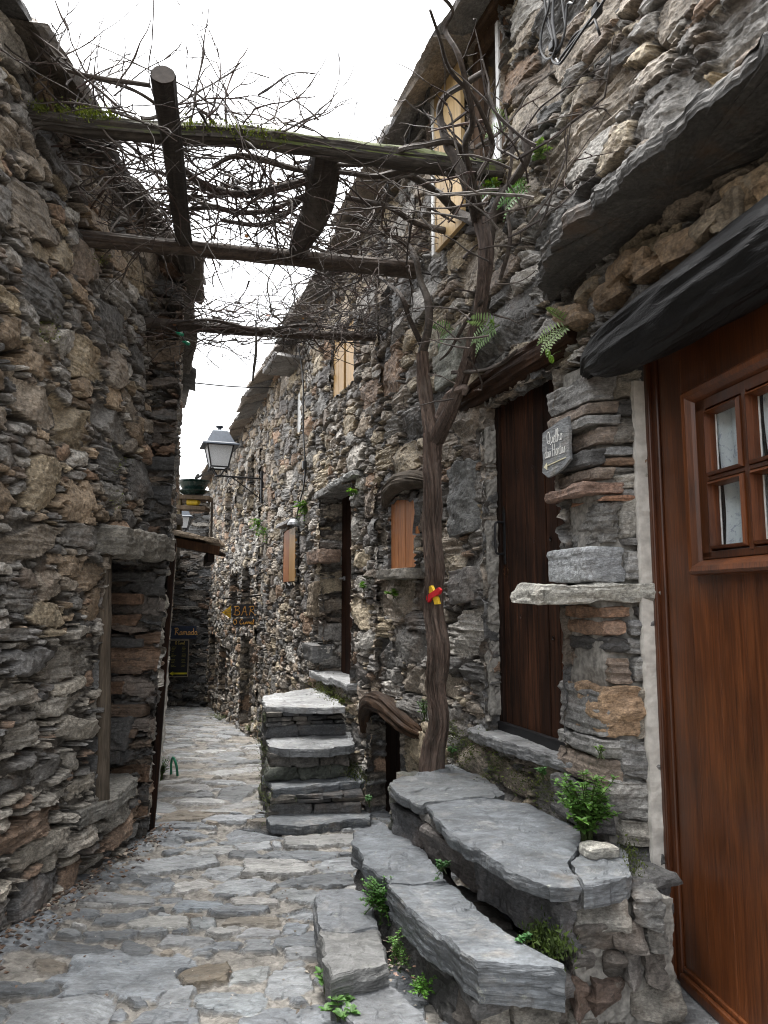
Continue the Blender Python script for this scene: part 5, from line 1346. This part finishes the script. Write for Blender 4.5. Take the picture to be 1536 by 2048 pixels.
dl = thing('wall_light', 'small grey domed bulkhead light above the narrow two board shutter', 'wall light', RW.hit(588, 1050, .12)[2])
c = RW.hit(588, 1050, .12)[2]
mb = MB(); lathe(mb, Matrix.Translation(c), [(.0, .075), (.04, .065), (.07, .03), (.08, .0), (.074, -.004)], 18); mb.build('shade', M['steel'], dl)
mb = MB(); lathe(mb, Matrix.Translation(c), [(.05, .0), (.058, -.05), (.045, -.10), (.0, -.12)], 16); mb.build('bulb_globe', M['glass'], dl)
mb = MB(); tube(mb, [c[:], (c - Vector(RW.n) * .16)[:]], .012, 8, 1); mb.build('arm', M['steel'], dl)

# ------------------------------------------------------------------ cables
cb = thing('cable_bundle', 'tangled bundle of black electric cables looping down the upper right wall', 'cables', RW.hit(1110, 60, .06)[2])
def wire(mb, L, r, off=.06, pl=RW): tube(mb, [pl.hit(px, py, o_)[2][:] if True else 0 for px, py, o_ in [(q[0], q[1], q[2] if len(q) > 2 else off) for q in L]], r, 7, 8)
for k, L in enumerate([[(1086, -30), (1092, 20), (1102, 60), (1108, 90), (1112, 118), (1125, 112), (1150, 70), (1190, 40), (1215, -20)],
          [(1094, -30), (1098, 10), (1084, 60), (1082, 100), (1095, 118), (1118, 100), (1130, 60), (1135, 10), (1148, 5), (1155, -30)],
          [(1108, -30), (1106, 40), (1112, 90), (1104, 118), (1116, 128), (1128, 118), (1160, 70), (1195, 20), (1230, -30)],
          [(1120, -30), (1128, 30), (1130, 60), (1118, 95), (1100, 108)], [(1190, 40, .08), (1196, 58, .08), (1200, 70, .06)], [(1112, 118), (1118, 126), (1124, 112), (1165, 60), (1205, 5), (1222, -30)],
          [(1088, -30), (1094, 40), (1106, 80), (1110, 96)], [(1112, -30), (1104, 30), (1108, 70), (1106, 96)]]):
    mb = MB(); wire(mb, L, .0062, .05 + .012 * (k % 3)); mb.build('cable', M['cable'], cb)
for (px, py) in ((1107, 92), (1194, 22)):
    mb = MB(); q = RW.hit(px, py, .06)[2]; rock(mb, frame(q, RW.e), (.05, .04, .045), 901 + px, (.02, .02, .02), .004, 0, .01, .1); mb.build('clamp', M['cable'], cb)
ec = thing('eave_cable', 'twisted black cable running along under the right eave', 'cable', RW.hit(900, 60, .12)[2])
for k in (0, 1):
    mb = MB(); L = [(960, -40), (935, 10), (905, 85), (868, 155), (850, 205), (828, 250), (800, 320), (770, 380)]
    P_ = resample([RW.hit(px, py, .14)[2][:] for px, py in L], 24); ph = np.linspace(0, 60, len(P_)) + k * 3.14
    P_ = P_ + .009 * np.stack([np.cos(ph), np.sin(ph) * .3, np.sin(ph)], 1); tube(mb, P_, .0075, 6, 1); mb.build('cable_strand', M['cable'], ec)
wc_ = MB(); tube(wc_, [at_y(381, 765, 8.3)[:], at_y(465, 773, 9.0)[:], RW.hit(548, 776, .1)[2][:]], .009, 6, 10); tag(wc_.build('overhead_wire', M['cable']), 'thin dark wire crossing the white sky gap between two roofs', 'wire')
wc_ = MB(); wire(wc_, [(598, 700), (606, 760), (607, 860), (610, 930), (608, 970), (598, 1010), (592, 1045)], .009, .045); q = RW.hit(609, 930, .05)[2]; rock(wc_, frame(q, RW.e), (.05, .05, .1), 911, (.02, .02, .02), .002, 0, .02, .03)
tag(wc_.build('drop_cable', M['cable']), 'black cable dropping down the wall to the small domed light', 'cable')
wc_ = MB(); tube(wc_, [at_y(512, 640, 5.35)[:], at_y(512, 700, 5.35)[:], at_y(508, 735, 5.35)[:], at_y(505, 762, 5.34)[:]], [.006, .010, .011, .006], 8, 6, .002, 3, (.07, .06, .05)); tag(wc_.build('hanging_stick', M['beam']), 'grey dead stick hanging from the furthest pergola pole', 'stick')
fl = thing('string_light', 'two green bulbs strung under the furthest pergola pole at its left end', 'lights', at_y(368, 680, 5.0))
for px, py in ((373, 686), (360, 668)):
    q = at_y(px, py, 5.0); mb = MB(); lathe(mb, Matrix.Translation(q) @ Matrix.Rotation(1.9, 4, 'Y'), [(.0, .03), (.013, .022), (.016, .0), (.01, -.018), (.008, -.03), (.0, -.032)], 12); mb.build('bulb', M['hose'], fl)
mb = MB(); tube(mb, [at_y(352, 655, 5.05)[:], at_y(360, 668, 5.0)[:], at_y(373, 684, 5.0)[:]], .003, 5, 6); mb.build('flex', M['cable'], fl)
#@@NEXT4@@
# ------------------------------------------------------------------ lean-to, shelf, pots, hose
lt = thing('lean_to_roof', 'small slate covered lean-to jutting from the left house over the alley', 'roof', at_y(390, 1090, 7.3))
a, b = at_y(328, 1066, 7.0), at_y(447, 1090, 7.0)
e = (b - a); bk = Vector((-.30, 1.05, .0))
mb = MB()
for k in range(3):
    x = e.normalized(); y = bk.normalized(); z = x.cross(y).normalized(); y = z.cross(x)
    Mx = Matrix((x, y, z)).transposed().to_4x4(); Mx.translation = a + e * .5 + bk * (.16 + .33 * k) + z * (.022 + .008 * (k % 2))
    rock(mb, Mx, (e.length, .42, .045), 920 + k, [(.26, .2, .14), (.2, .185, .165), (.24, .2, .16)][k], .010, .006, .016, .06)
mb.build('slate', M['roof'], lt)
mb = MB(); box(mb, frame(a + e * .47 + bk * .03 + Vector((0, 0, -.062)), e), (e.length * .93, .03, .085), .004, (1, .8, .65)); mb.build('fascia', M['brown_wood'], lt)
mb = MB(); box(mb, frame(a + e * .48 + bk * .52 + Vector((0, 0, -.05)), e), (e.length * .86, 1.0, .04), .004, (.4, .4, .4)); box(mb, frame(a + e * .80 + bk * .52 + Vector((0, 0, -.13)), bk), (1.05, .07, .11), .006, (.4, .4, .4)); mb.build('soffit', M['dark_wood'], lt)
dd = MB(); 
for k in range(5): box(dd, frame(L2.P(.42 + k * .2, .85, .03), L2.e), (.196, .05, 2.3), .004, (R.uniform(.4, .8),) * 3)
dd.build('side_door', M['dark_wood'], left2)
mb = MB(); rock(mb, frame(L2.P(1.75, .45, .03), L2.e), (.4, .06, 1.0), 930, (.5, .49, .46), .02, 0, .02, .1); mb.build('plaster_patch', M['plaster'], left2)
for o_ in left2.children:
    if o_.name.startswith(('side_door', 'plaster_patch', 'large_stone')): lean(o_)
ps = thing('plant_shelf', 'two weathered plank shelves on the left wall beyond the slate lean-to', 'shelf', at_y(385, 1000, 9.0))
YS = 9.0
def sp(px, py, d=0): return at_y(px, py, YS + d)
for (xa, xb, y0, y1, d) in ((352, 418, 988, 997, .0), (352, 410, 1008, 1018, .02)):
    a, b = sp(xa, (y0 + y1) / 2), sp(xb, (y0 + y1) / 2 + 3); mb = MB(); box(mb, frame((a + b) / 2 + Vector((0, .12 + d, 0)), b - a), ((b - a).length, .24, .05), .005, (1, .9, .8)); mb.build('board', M['grey_wood'], ps)
mb = MB(); a, b = sp(352, 985), sp(354, 1060); box(mb, frame((a + b) / 2 + Vector((0, .1, 0)), (1, 0, 0)), (.06, .07, (a - b).length), .005, (.9, .9, .7)); a, b = sp(415, 997), sp(416, 1100); box(mb, frame((a + b) / 2 + Vector((0, .2, 0)), (1, 0, 0)), (.025, .03, (a - b).length), .003, (.6, .6, .6)); mb.build('upright', M['grey_wood'], ps)
q = sp(382, 985) + Vector((0, .12, 0)); q.z = sp(382, 989).z + .012
mb = MB(); lathe(mb, Matrix.Translation(q), [(.0, .0), (.12, .0), (.19, .04), (.20, .05), (.19, .052), (.12, .012), (.0, .012)], 28); tag(mb.build('plant_saucer', M['pot']), 'dark green saucer under the plant bowl on the upper shelf', 'saucer')
pt = thing('plant_bowl', 'wide dark green glazed bowl with a small dead plant on the upper shelf', 'plant pot', q + Vector((0, 0, .05)))
Mq = Matrix.Translation(q + Vector((0, 0, .05)))
mb = MB(); lathe(mb, Mq, [(.0, .0), (.13, .0), (.165, .06), (.18, .10), (.205, .115), (.205, .125), (.185, .125), (.17, .10), (.0, .095)], 32); mb.build('bowl', M['pot'], pt)
mb = MB(); tube(mb, [(q + Vector((.02, 0, .14)))[:], (q + Vector((.03, 0, .22)))[:], (q + Vector((.06, 0, .27)))[:]], [.012, .02, .012], 8, 5, .004, 3, (.03, .03, .028)); tube(mb, [(q + Vector((.03, 0, .22)))[:], (q + Vector((.09, .0, .25)))[:], (q + Vector((.10, 0, .28)))[:]], [.02, .014, .005], 8, 5, .003, 3, (.03, .03, .028)); tube(mb, [(q + Vector((.08, 0, .14)))[:], (q + Vector((.1, 0, .2)))[:]], .01, 6, 3, .002, 3, (.04, .04, .03)); tube(mb, [(q + Vector((-.08, 0, .14)))[:], (q + Vector((-.06, 0, .18)))[:]], [.02, .012], 6, 3, .002, 3, (.04, .04, .03)); mb.build('dead_plant', M['bark'], pt)
q = sp(382, 1006) + Vector((0, .1, 0)); q.z = sp(382, 1010).z + .045
mb = MB(); tube(mb, [(q + Vector((-.07, 0, 0)))[:], (q + Vector((-.065, 0, 0)))[:], (q + Vector((.06, .0, .0)))[:], (q + Vector((.075, 0, 0)))[:], (q + Vector((.09, 0, 0)))[:]], [.03, .042, .042, .02, .018], 16, 3); tag(mb.build('yellow_bottle', M['yellow']), 'yellow plastic bottle lying on the lower plank shelf', 'bottle')
hz = MB(); g0 = at_ground(340, 1553); g1 = at_ground(354, 1556)
tube(hz, [(g0 + Vector((0, .05, -.02)))[:], (g0 + Vector((.0, .03, .12)))[:], (g0.lerp(g1, .35) + Vector((0, 0, .20)))[:], (g1 + Vector((-.005, -.02, .13)))[:], (g1 + Vector((.01, 0, -.02)))[:]], .013, 10, 10)
tag(hz.build('garden_hose', M['hose']), 'loop of green garden hose standing up at the mossy left corner', 'hose')
ws = MB(); q = at_z(1200, 1702, .57); rock(ws, frame(q, (1, .2, 0)), (.12, .085, .045), 941, (.42, .41, .37), .012, .002, .008, .15); tag(ws.build('pale_stone', M['rock']), 'loose pale stone lying beside the green bush on the landing slab', 'stone')

# ------------------------------------------------------------------ plants
pr = random.Random(77)
def leaf(mb, p, d, up, L, W, col, fold=.25, seg=3, droop=.2):
    d = Vector(d).normalized(); s = d.cross(Vector(up)); s = s.normalized() if s.length > 1e-4 else d.orthogonal().normalized(); n = s.cross(d)
    prof = [(0, .1), (.25, .8), (.5, 1.), (.75, .7), (1., .0)]
    V, Q = [], []
    for t, w_ in prof:
        c = p + d * (L * t) - n * (droop * L * t * t)
        V += [(c - s * (W * w_ / 2) + n * (fold * W * w_ / 2))[:], c[:], (c + s * (W * w_ / 2) + n * (fold * W * w_ / 2))[:]]
    for i in range(4):
        a = i * 3; Q += [(a, a + 1, a + 4, a + 3), (a + 1, a + 2, a + 5, a + 4)]
    mb.add(V, Q, None, np.array(col) * pr.uniform(.75, 1.25))
GRN = [(.085, .19, .035), (.11, .24, .05), (.065, .145, .03), (.13, .25, .06)]
def bush(name, label, cat, base, h, spread, n, L, W, cols=GRN, hang=0., lean=(0, 0, 0), group=None, per=6):
    t = thing(name, label, cat, base, group); base = Vector(base); st, lv = MB(), MB()
    for k in range(n):
        th = pr.uniform(0, 6.28); rad = spread * math.sqrt(pr.random())
        top = base + Vector((math.cos(th) * rad, math.sin(th) * rad, h * pr.uniform(.45, 1.) - hang * pr.random())) + Vector(lean) * pr.uniform(.3, 1)
        mid = base.lerp(top, .5) + Vector((0, 0, .15 * h)); b0 = base + Vector((pr.gauss(0, .012), pr.gauss(0, .012), -.01))
        P_ = resample([b0[:], mid[:], top[:]], 5); tube(st, P_, .0018, 4, 1, 0, 0, (.07, .10, .03), caps=False)
        for j in range(per):
            f = .3 + .7 * (j + 1) / per; i = min(len(P_) - 1, int(f * (len(P_) - 1))); q = Vector(P_[i]); a = pr.uniform(0, 6.28)
            for sgn in (0, math.pi):
                s = pr.uniform(.6, 1.1) * (1.1 - .4 * f)
                leaf(lv, q, (math.cos(a + sgn), math.sin(a + sgn), pr.uniform(-.1, .6)), (0, 0, 1), L * s, W * s, pr.choice(cols))
        for a in (0, 2.1, 4.2): leaf(lv, Vector(P_[-1]), (math.cos(a + th), math.sin(a + th), .8), (0, 0, 1), L * .6, W * .6, pr.choice(cols))
    st.build('stems', M['leaf'], t); lv.build('leaves', M['leaf'], t); return t
bush('pellitory_bush', 'bright green leafy bush growing between landing slab and stone pillar', 'plant', (.83, 3.09, .55), .29, .13, 46, .046, .026, lean=(-.03, -.02, 0), per=7)
bush('parsley_weed', 'dense bright green weed spilling from the side of the middle step', 'plant', at_z(768, 1812, .2), .13, .075, 60, .024, .014, [(.06, .17, .03), (.085, .22, .04), (.05, .13, .025)], .16, (-.04, -.03, .03), per=6)
bush('trailing_weed', 'thin green weed trailing down the step side below the dense weed', 'plant', at_z(792, 1880, .17), .05, .045, 24, .018, .011, GRN, .16, (.02, -.03, 0), per=6)
bush('oval_leaf_weed', 'upright weed with oval leaves in front of the lowest big slab', 'plant', at_z(880, 1965, .06), .15, .025, 6, .034, .022, [(.10, .21, .06), (.14, .26, .08)], per=4)
bush('creeping_weed', 'lime green creeping weed along the foot of the lowest steps', 'plant', at_z(845, 1985, .05), .06, .06, 22, .016, .011, [(.10, .26, .03), (.13, .30, .05)], .05, (0, .02, 0), per=6)
bush('dock_weed', 'broad leaved weed beside the small slab, the upper of two', 'plant', at_z(655, 1978, .03), .05, .05, 4, .055, .036, [(.09, .2, .05), (.12, .24, .07)], per=2)
bush('dock_weed', 'broad leaved weed at the bottom picture edge, lower of two', 'plant', at_z(682, 2035, .03), .05, .06, 6, .055, .036, [(.09, .2, .05), (.12, .24, .07)], per=2)
bush('nettle_sprig', 'small dark green sprig in the riser under the landing slabs', 'plant', at_z(888, 1738, .38), .04, .03, 7, .03, .018, [(.05, .13, .04)], .06, (-.02, -.03, 0), per=4)
bush('clover_sprig', 'tiny green sprig behind the right end of the lower slab', 'plant', at_z(1045, 1890, .33), .04, .025, 6, .024, .018, [(.07, .19, .06)], per=3)
bush('sill_sprig', 'small light green sprig at the foot of the pillar stones', 'plant', RW.hit(1200, 1512, .06)[2], .04, .02, 6, .02, .014, [(.14, .25, .05)], per=3)
for px, py, lab in ((905, 1512, 'green sprig in the mossy wall right of the vine foot'), (1085, 1555, 'fine green sprig in the wall below the door sill slab')):
    bush('wall_sprig', lab, 'plant', RW.hit(px, py, .03)[2], .05, .035, 7, .024, .017, [(.08, .2, .06)], per=3, group='sprigs in the wall joints')
for px, py, lab in ((738, 1612, 'green sprig in the corner right of the lowest step of the far flight'), (712, 1602, 'smaller green sprig on the step corner of the far flight')):
    bush('wall_sprig', lab, 'plant', at_z(px, py, -.05), .08, .04, 6, .035, .022, [(.06, .17, .05)], per=3, group='sprigs in the wall joints')
for px, py, n, lab in ((520, 1045, 22, 'bright green plant clinging high on the far wall below the lantern'), (530, 1062, 12, 'yellow green wall plant just right of the bright green one'), (608, 1012, 20, 'lime green plant around the cable above the two board shutter'), (712, 992, 6, 'tiny yellow green plant beside the deep set dark door'), (730, 1180, 5, 'small green leaf cluster right of the deep set dark door'), (790, 1195, 6, 'pale sprig below the small plank shutter')):
    bush('wall_plant', lab, 'plant', RW.hit(px, py, .03)[2], .08, .11 if n > 10 else .04, n, .05, .04, [(.10, .24, .03), (.16, .30, .05)], .22 if n > 10 else .05, tuple(Vector(RW.n) * .06), per=4, group='plants on the right wall')
bush('ivy_sprig', 'ivy sprig with small leaves beside the foot of the vine trunk', 'plant', RW.hit(848, 1440, .12)[2], .16, .05, 12, .026, .02, [(.09, .17, .06), (.13, .22, .09)], .10, per=5)
bush('corner_weeds', 'dark green weeds at the foot of the left house corner by the hose', 'plant', at_ground(322, 1560), .22, .10, 40, .03, .016, [(.04, .10, .02), (.06, .14, .03)], .0, (-.03, .1, 0), per=6)
bush('grass_clump', 'pale weeds growing along the foot of the right far wall', 'plant', at_ground(508, 1470, .02), .16, .16, 40, .04, .012, [(.11, .15, .04), (.16, .18, .06)], per=5)
bush('grass_clump', 'mossy weeds further along the foot of the far house', 'plant', at_ground(440, 1440, .02), .12, .25, 30, .04, .012, [(.10, .12, .04), (.14, .15, .06)], per=4)
bush('yellow_herb', 'yellow green herb leaves behind the upper vine branches', 'plant', RW.hit(985, 392, .05)[2], .10, .05, 8, .05, .03, [(.2, .28, .03), (.14, .25, .04)], .05, per=3)
bush('pennywort', 'round leaved pale plant in the wall right of the vine top', 'plant', RW.hit(1080, 312, .04)[2], .08, .05, 10, .035, .03, [(.22, .28, .12), (.12, .22, .06)], .08, per=3)
def fern(label, base, dirs, L, col, group='ferns on the wall'):
    t = thing('fern', label, 'fern', base, group); base = Vector(base)
    for d in dirs:
        mb = MB(); d = Vector(d).normalized(); s = d.cross(Vector(RW.n)).normalized(); n = s.cross(d); N = 13; pts = []
        for i in range(N + 1):
            f = i / N; p = base + d * (L * f) + Vector((0, 0, -1)) * (L * .30 * f * f) + Vector(RW.n) * .05 * math.sin(f * 2.2); pts.append(p)
        tube(mb, [p[:] for p in pts], np.linspace(.002, .0008, N + 1), 4, 1, 0, 0, (.08, .12, .03), caps=False)
        for i in range(2, N + 1):
            f = i / N; l = L * pr.uniform(.26, .38) * math.sin(math.pi * min(1, .22 + .8 * f)) + .004
            for sg_ in (-1, 1): leaf(mb, pts[i], s * sg_ + d * .35, n, l, L * .062, col, .1, 3, .12)
        mb.build('frond', M['leaf'], t)
E = Vector(RW.e); N_ = Vector(RW.n); up = Vector((0, 0, 1))
fern('pale green fern with drooping fronds over the dark door lintel', RW.hit(1000, 650, .04)[2], [E * .8 + N_ * .4 + up * -.2, E * .9 + N_ * .5 - up * .9, E * .3 + N_ * .5 + up * .3, E * 1. + N_ * .3 - up * .5], .16, (.21, .31, .15))
fern('pale fern beside the end of the black log, above the pillar', RW.hit(1142, 650, .04)[2], [E * .9 + N_ * .5 - up * .2, E * .6 + N_ * .6 - up * .7, E * .2 + N_ * .6 - up * .9, -E * .1 + N_ * .5 + up * .5], .14, (.20, .28, .11))
fern('dark green fern hanging right of the upper vine trunk', RW.hit(1062, 372, .04)[2], [E * .3 + N_ * .4 - up * .6, E * .8 + N_ * .4 - up * .1, -E * .2 + N_ * .5 - up * .3], .17, (.07, .17, .04))
fern('mid green fern left of the upper vine trunk under the window', RW.hit(1000, 362, .04)[2], [E * .8 + N_ * .4 - up * .1, E * .6 + N_ * .5 - up * .6], .18, (.08, .18, .05))
fern('small fern on the wall left of the second vine stem', RW.hit(908, 658, .04)[2], [E * .5 + N_ * .5 + up * .4, -E * .4 + N_ * .5 - up * .4, E * .3 + N_ * .4 - up * .8], .12, (.12, .24, .08))
fern('small pale fern above the vine top near the window corner', RW.hit(1022, 250, .04)[2], [E * .8 + N_ * .4 + up * .1, -E * .1 + N_ * .5 + up * .6], .13, (.2, .28, .12))
pw = thing('pennywort', 'three round pennywort leaves hanging beside the log end fern', 'plant', RW.hit(1098, 712, .06)[2])
mb = MB()
for px, py in ((1094, 707), (1101, 719), (983, 646)):
    q = RW.hit(px, py, .07)[2]; lathe(mb, frame(q, E) @ Matrix.Rotation(math.radians(70), 4, 'X'), [(.0, .004), (.010, .0), (.019, .003), (.021, .006)], 14, (.16, .30, .03)); tube(mb, [q[:], (q + up * .03 - N_ * .02)[:], (q + up * .05 - N_ * .06)[:]], .0012, 4, 4, 0, 0, (.1, .14, .04))
mb.build('leaves', M['leaf'], pw)
# moss: nobody could count its shoots
def moss_at(mb, pts, nrm, n, spread, h, cols):
    for p in pts:
        for _ in range(n):
            q = Vector(p) + Vector((pr.gauss(0, 1), pr.gauss(0, 1), pr.gauss(0, 1))) * spread; d = (Vector(nrm) + Vector((pr.gauss(0, .5), pr.gauss(0, .5), pr.gauss(0, .5)))).normalized(); s = d.orthogonal().normalized(); l = h * pr.uniform(.5, 1.2)
            mb.add([(q - s * l * .28)[:], (q + s * l * .28)[:], (q + d * l)[:]], None, [(0, 1, 2)], np.array(pr.choice(cols)) * pr.uniform(.6, 1.3))
MC = [(.06, .085, .015), (.09, .115, .02), (.045, .06, .014)]
mm = MB()
moss_at(mm, [RW.hit(px, py, .02)[2] for px, py in ((905, 1470), (925, 1480), (955, 1475), (975, 1490), (940, 1505), (1000, 1520), (985, 1545), (1040, 1560), (1075, 1575), (1110, 1590), (930, 1520), (900, 1455))], N_ + up * .6, 110, .035, .014, MC)
moss_at(mm, [at_z(px, py, .55) for px, py in ((1155, 1645), (1165, 1655), (1250, 1700), (1262, 1712), (1270, 1735))], up, 110, .025, .014, MC)
moss_at(mm, [at_z(px, py, .33) + Vector((0, 0, .01)) for px, py in ((1090, 1885), (1105, 1895), (1120, 1905), (1075, 1880))], up, 160, .024, .022, [(.07, .11, .02), (.05, .08, .02)])
moss_at(mm, [at_z(px, py, .12) for px, py in ((700, 1540), (712, 1550), (690, 1545), (720, 1556), (705, 1552))], up, 120, .04, .014, MC)
moss_at(mm, [at_z(px, py, .64) for px, py in ((640, 1380), (655, 1390), (668, 1398), (682, 1405), (648, 1385))], up, 100, .04, .016, [(.13, .15, .04), (.09, .12, .025)])
moss_at(mm, [RW.hit(px, py, .03)[2] for px, py in ((632, 1362), (645, 1372), (660, 1385), (675, 1392))], N_ + up, 110, .05, .016, MC)
moss_at(mm, [A1.lerp(A2, f) + Vector((-.02, 0, dz)) for f in (0, .2, .5, .8) for dz in (-.1, -.25)], (-1, 0, .3), 50, .04, .014, MC)
moss_at(mm, [LW.hit(px, py, .04)[2] for px, py in ((95, 660), (105, 672), (200, 520), (230, 1000), (235, 930))], (1, 0, .3), 50, .035, .014, [(.12, .15, .03), (.16, .17, .05)])
db_ = RB1 - LB1
moss_at(mm, [LB1 + db_ * f + Vector((0, -.035, .03)) for f in (.02, .06, .10, .12, .15, .31, .34, .37, .40, .43, .46, .5)], (0, -.5, .8), 150, .022, .018, [(.10, .125, .015), (.13, .15, .02), (.07, .09, .012)])
mo = mm.build('moss', M['moss']); tag(mo, 'low green moss on the wall foot, steps and sills', 'moss', kind='stuff')
# dry leaves, chips and grit along the wall foot
dm = MB()
def litter(n, f, s0, s1, cols):
    for _ in range(n):
        p = f(); a = pr.uniform(0, 6.28); s = pr.uniform(s0, s1); x = Vector((math.cos(a), math.sin(a), pr.uniform(-.3, .3))) * s; y = Vector((-math.sin(a), math.cos(a), pr.uniform(-.3, .3))) * s * pr.uniform(.3, .8)
        z = Vector((0, 0, s * .35))
        dm.add([(p - x)[:], (p - y + z)[:], (p + x)[:], (p + y + z * .6)[:], (p - z)[:]], None, [(0, 1, 3), (1, 2, 3), (0, 4, 1), (1, 4, 2)], np.array(pr.choice(cols)) * pr.uniform(.7, 1.3))
def foot():
    y = pr.uniform(2.6, 5.6); x = -1.90 + .04 * y + .04 + abs(pr.gauss(0, .09)); return Vector((x, y, float(ground_z(y)) + .035 + .05 * max(0, 1 - (x + 1.95 - .04 * y) / .5)))
litter(420, foot, .006, .022, [(.12, .075, .05), (.08, .06, .05), (.16, .1, .07), (.2, .17, .14), (.06, .05, .045)])
def step_foot():
    p = at_ground(pr.uniform(560, 800), pr.uniform(1700, 2040)) if pr.random() < .35 else at_z(pr.uniform(700, 830), pr.uniform(1880, 1975), .08); return p + Vector((0, 0, .02))
litter(200, step_foot, .004, .013, [(.16, .10, .07), (.28, .25, .21), (.12, .1, .08), (.3, .2, .16)])
def any_() : x, y = pr.uniform(-1.6, .6), pr.uniform(2.2, 6); return Vector((x, y, float(ground_z(y)) + .012))
litter(420, any_, .003, .009, [(.3, .28, .25), (.2, .18, .16), (.14, .1, .08), (.36, .34, .3)])
tag(dm.build('leaf_litter', M['debris']), 'dry leaves and grit scattered along the wall foot and paving joints', 'debris', kind='stuff')
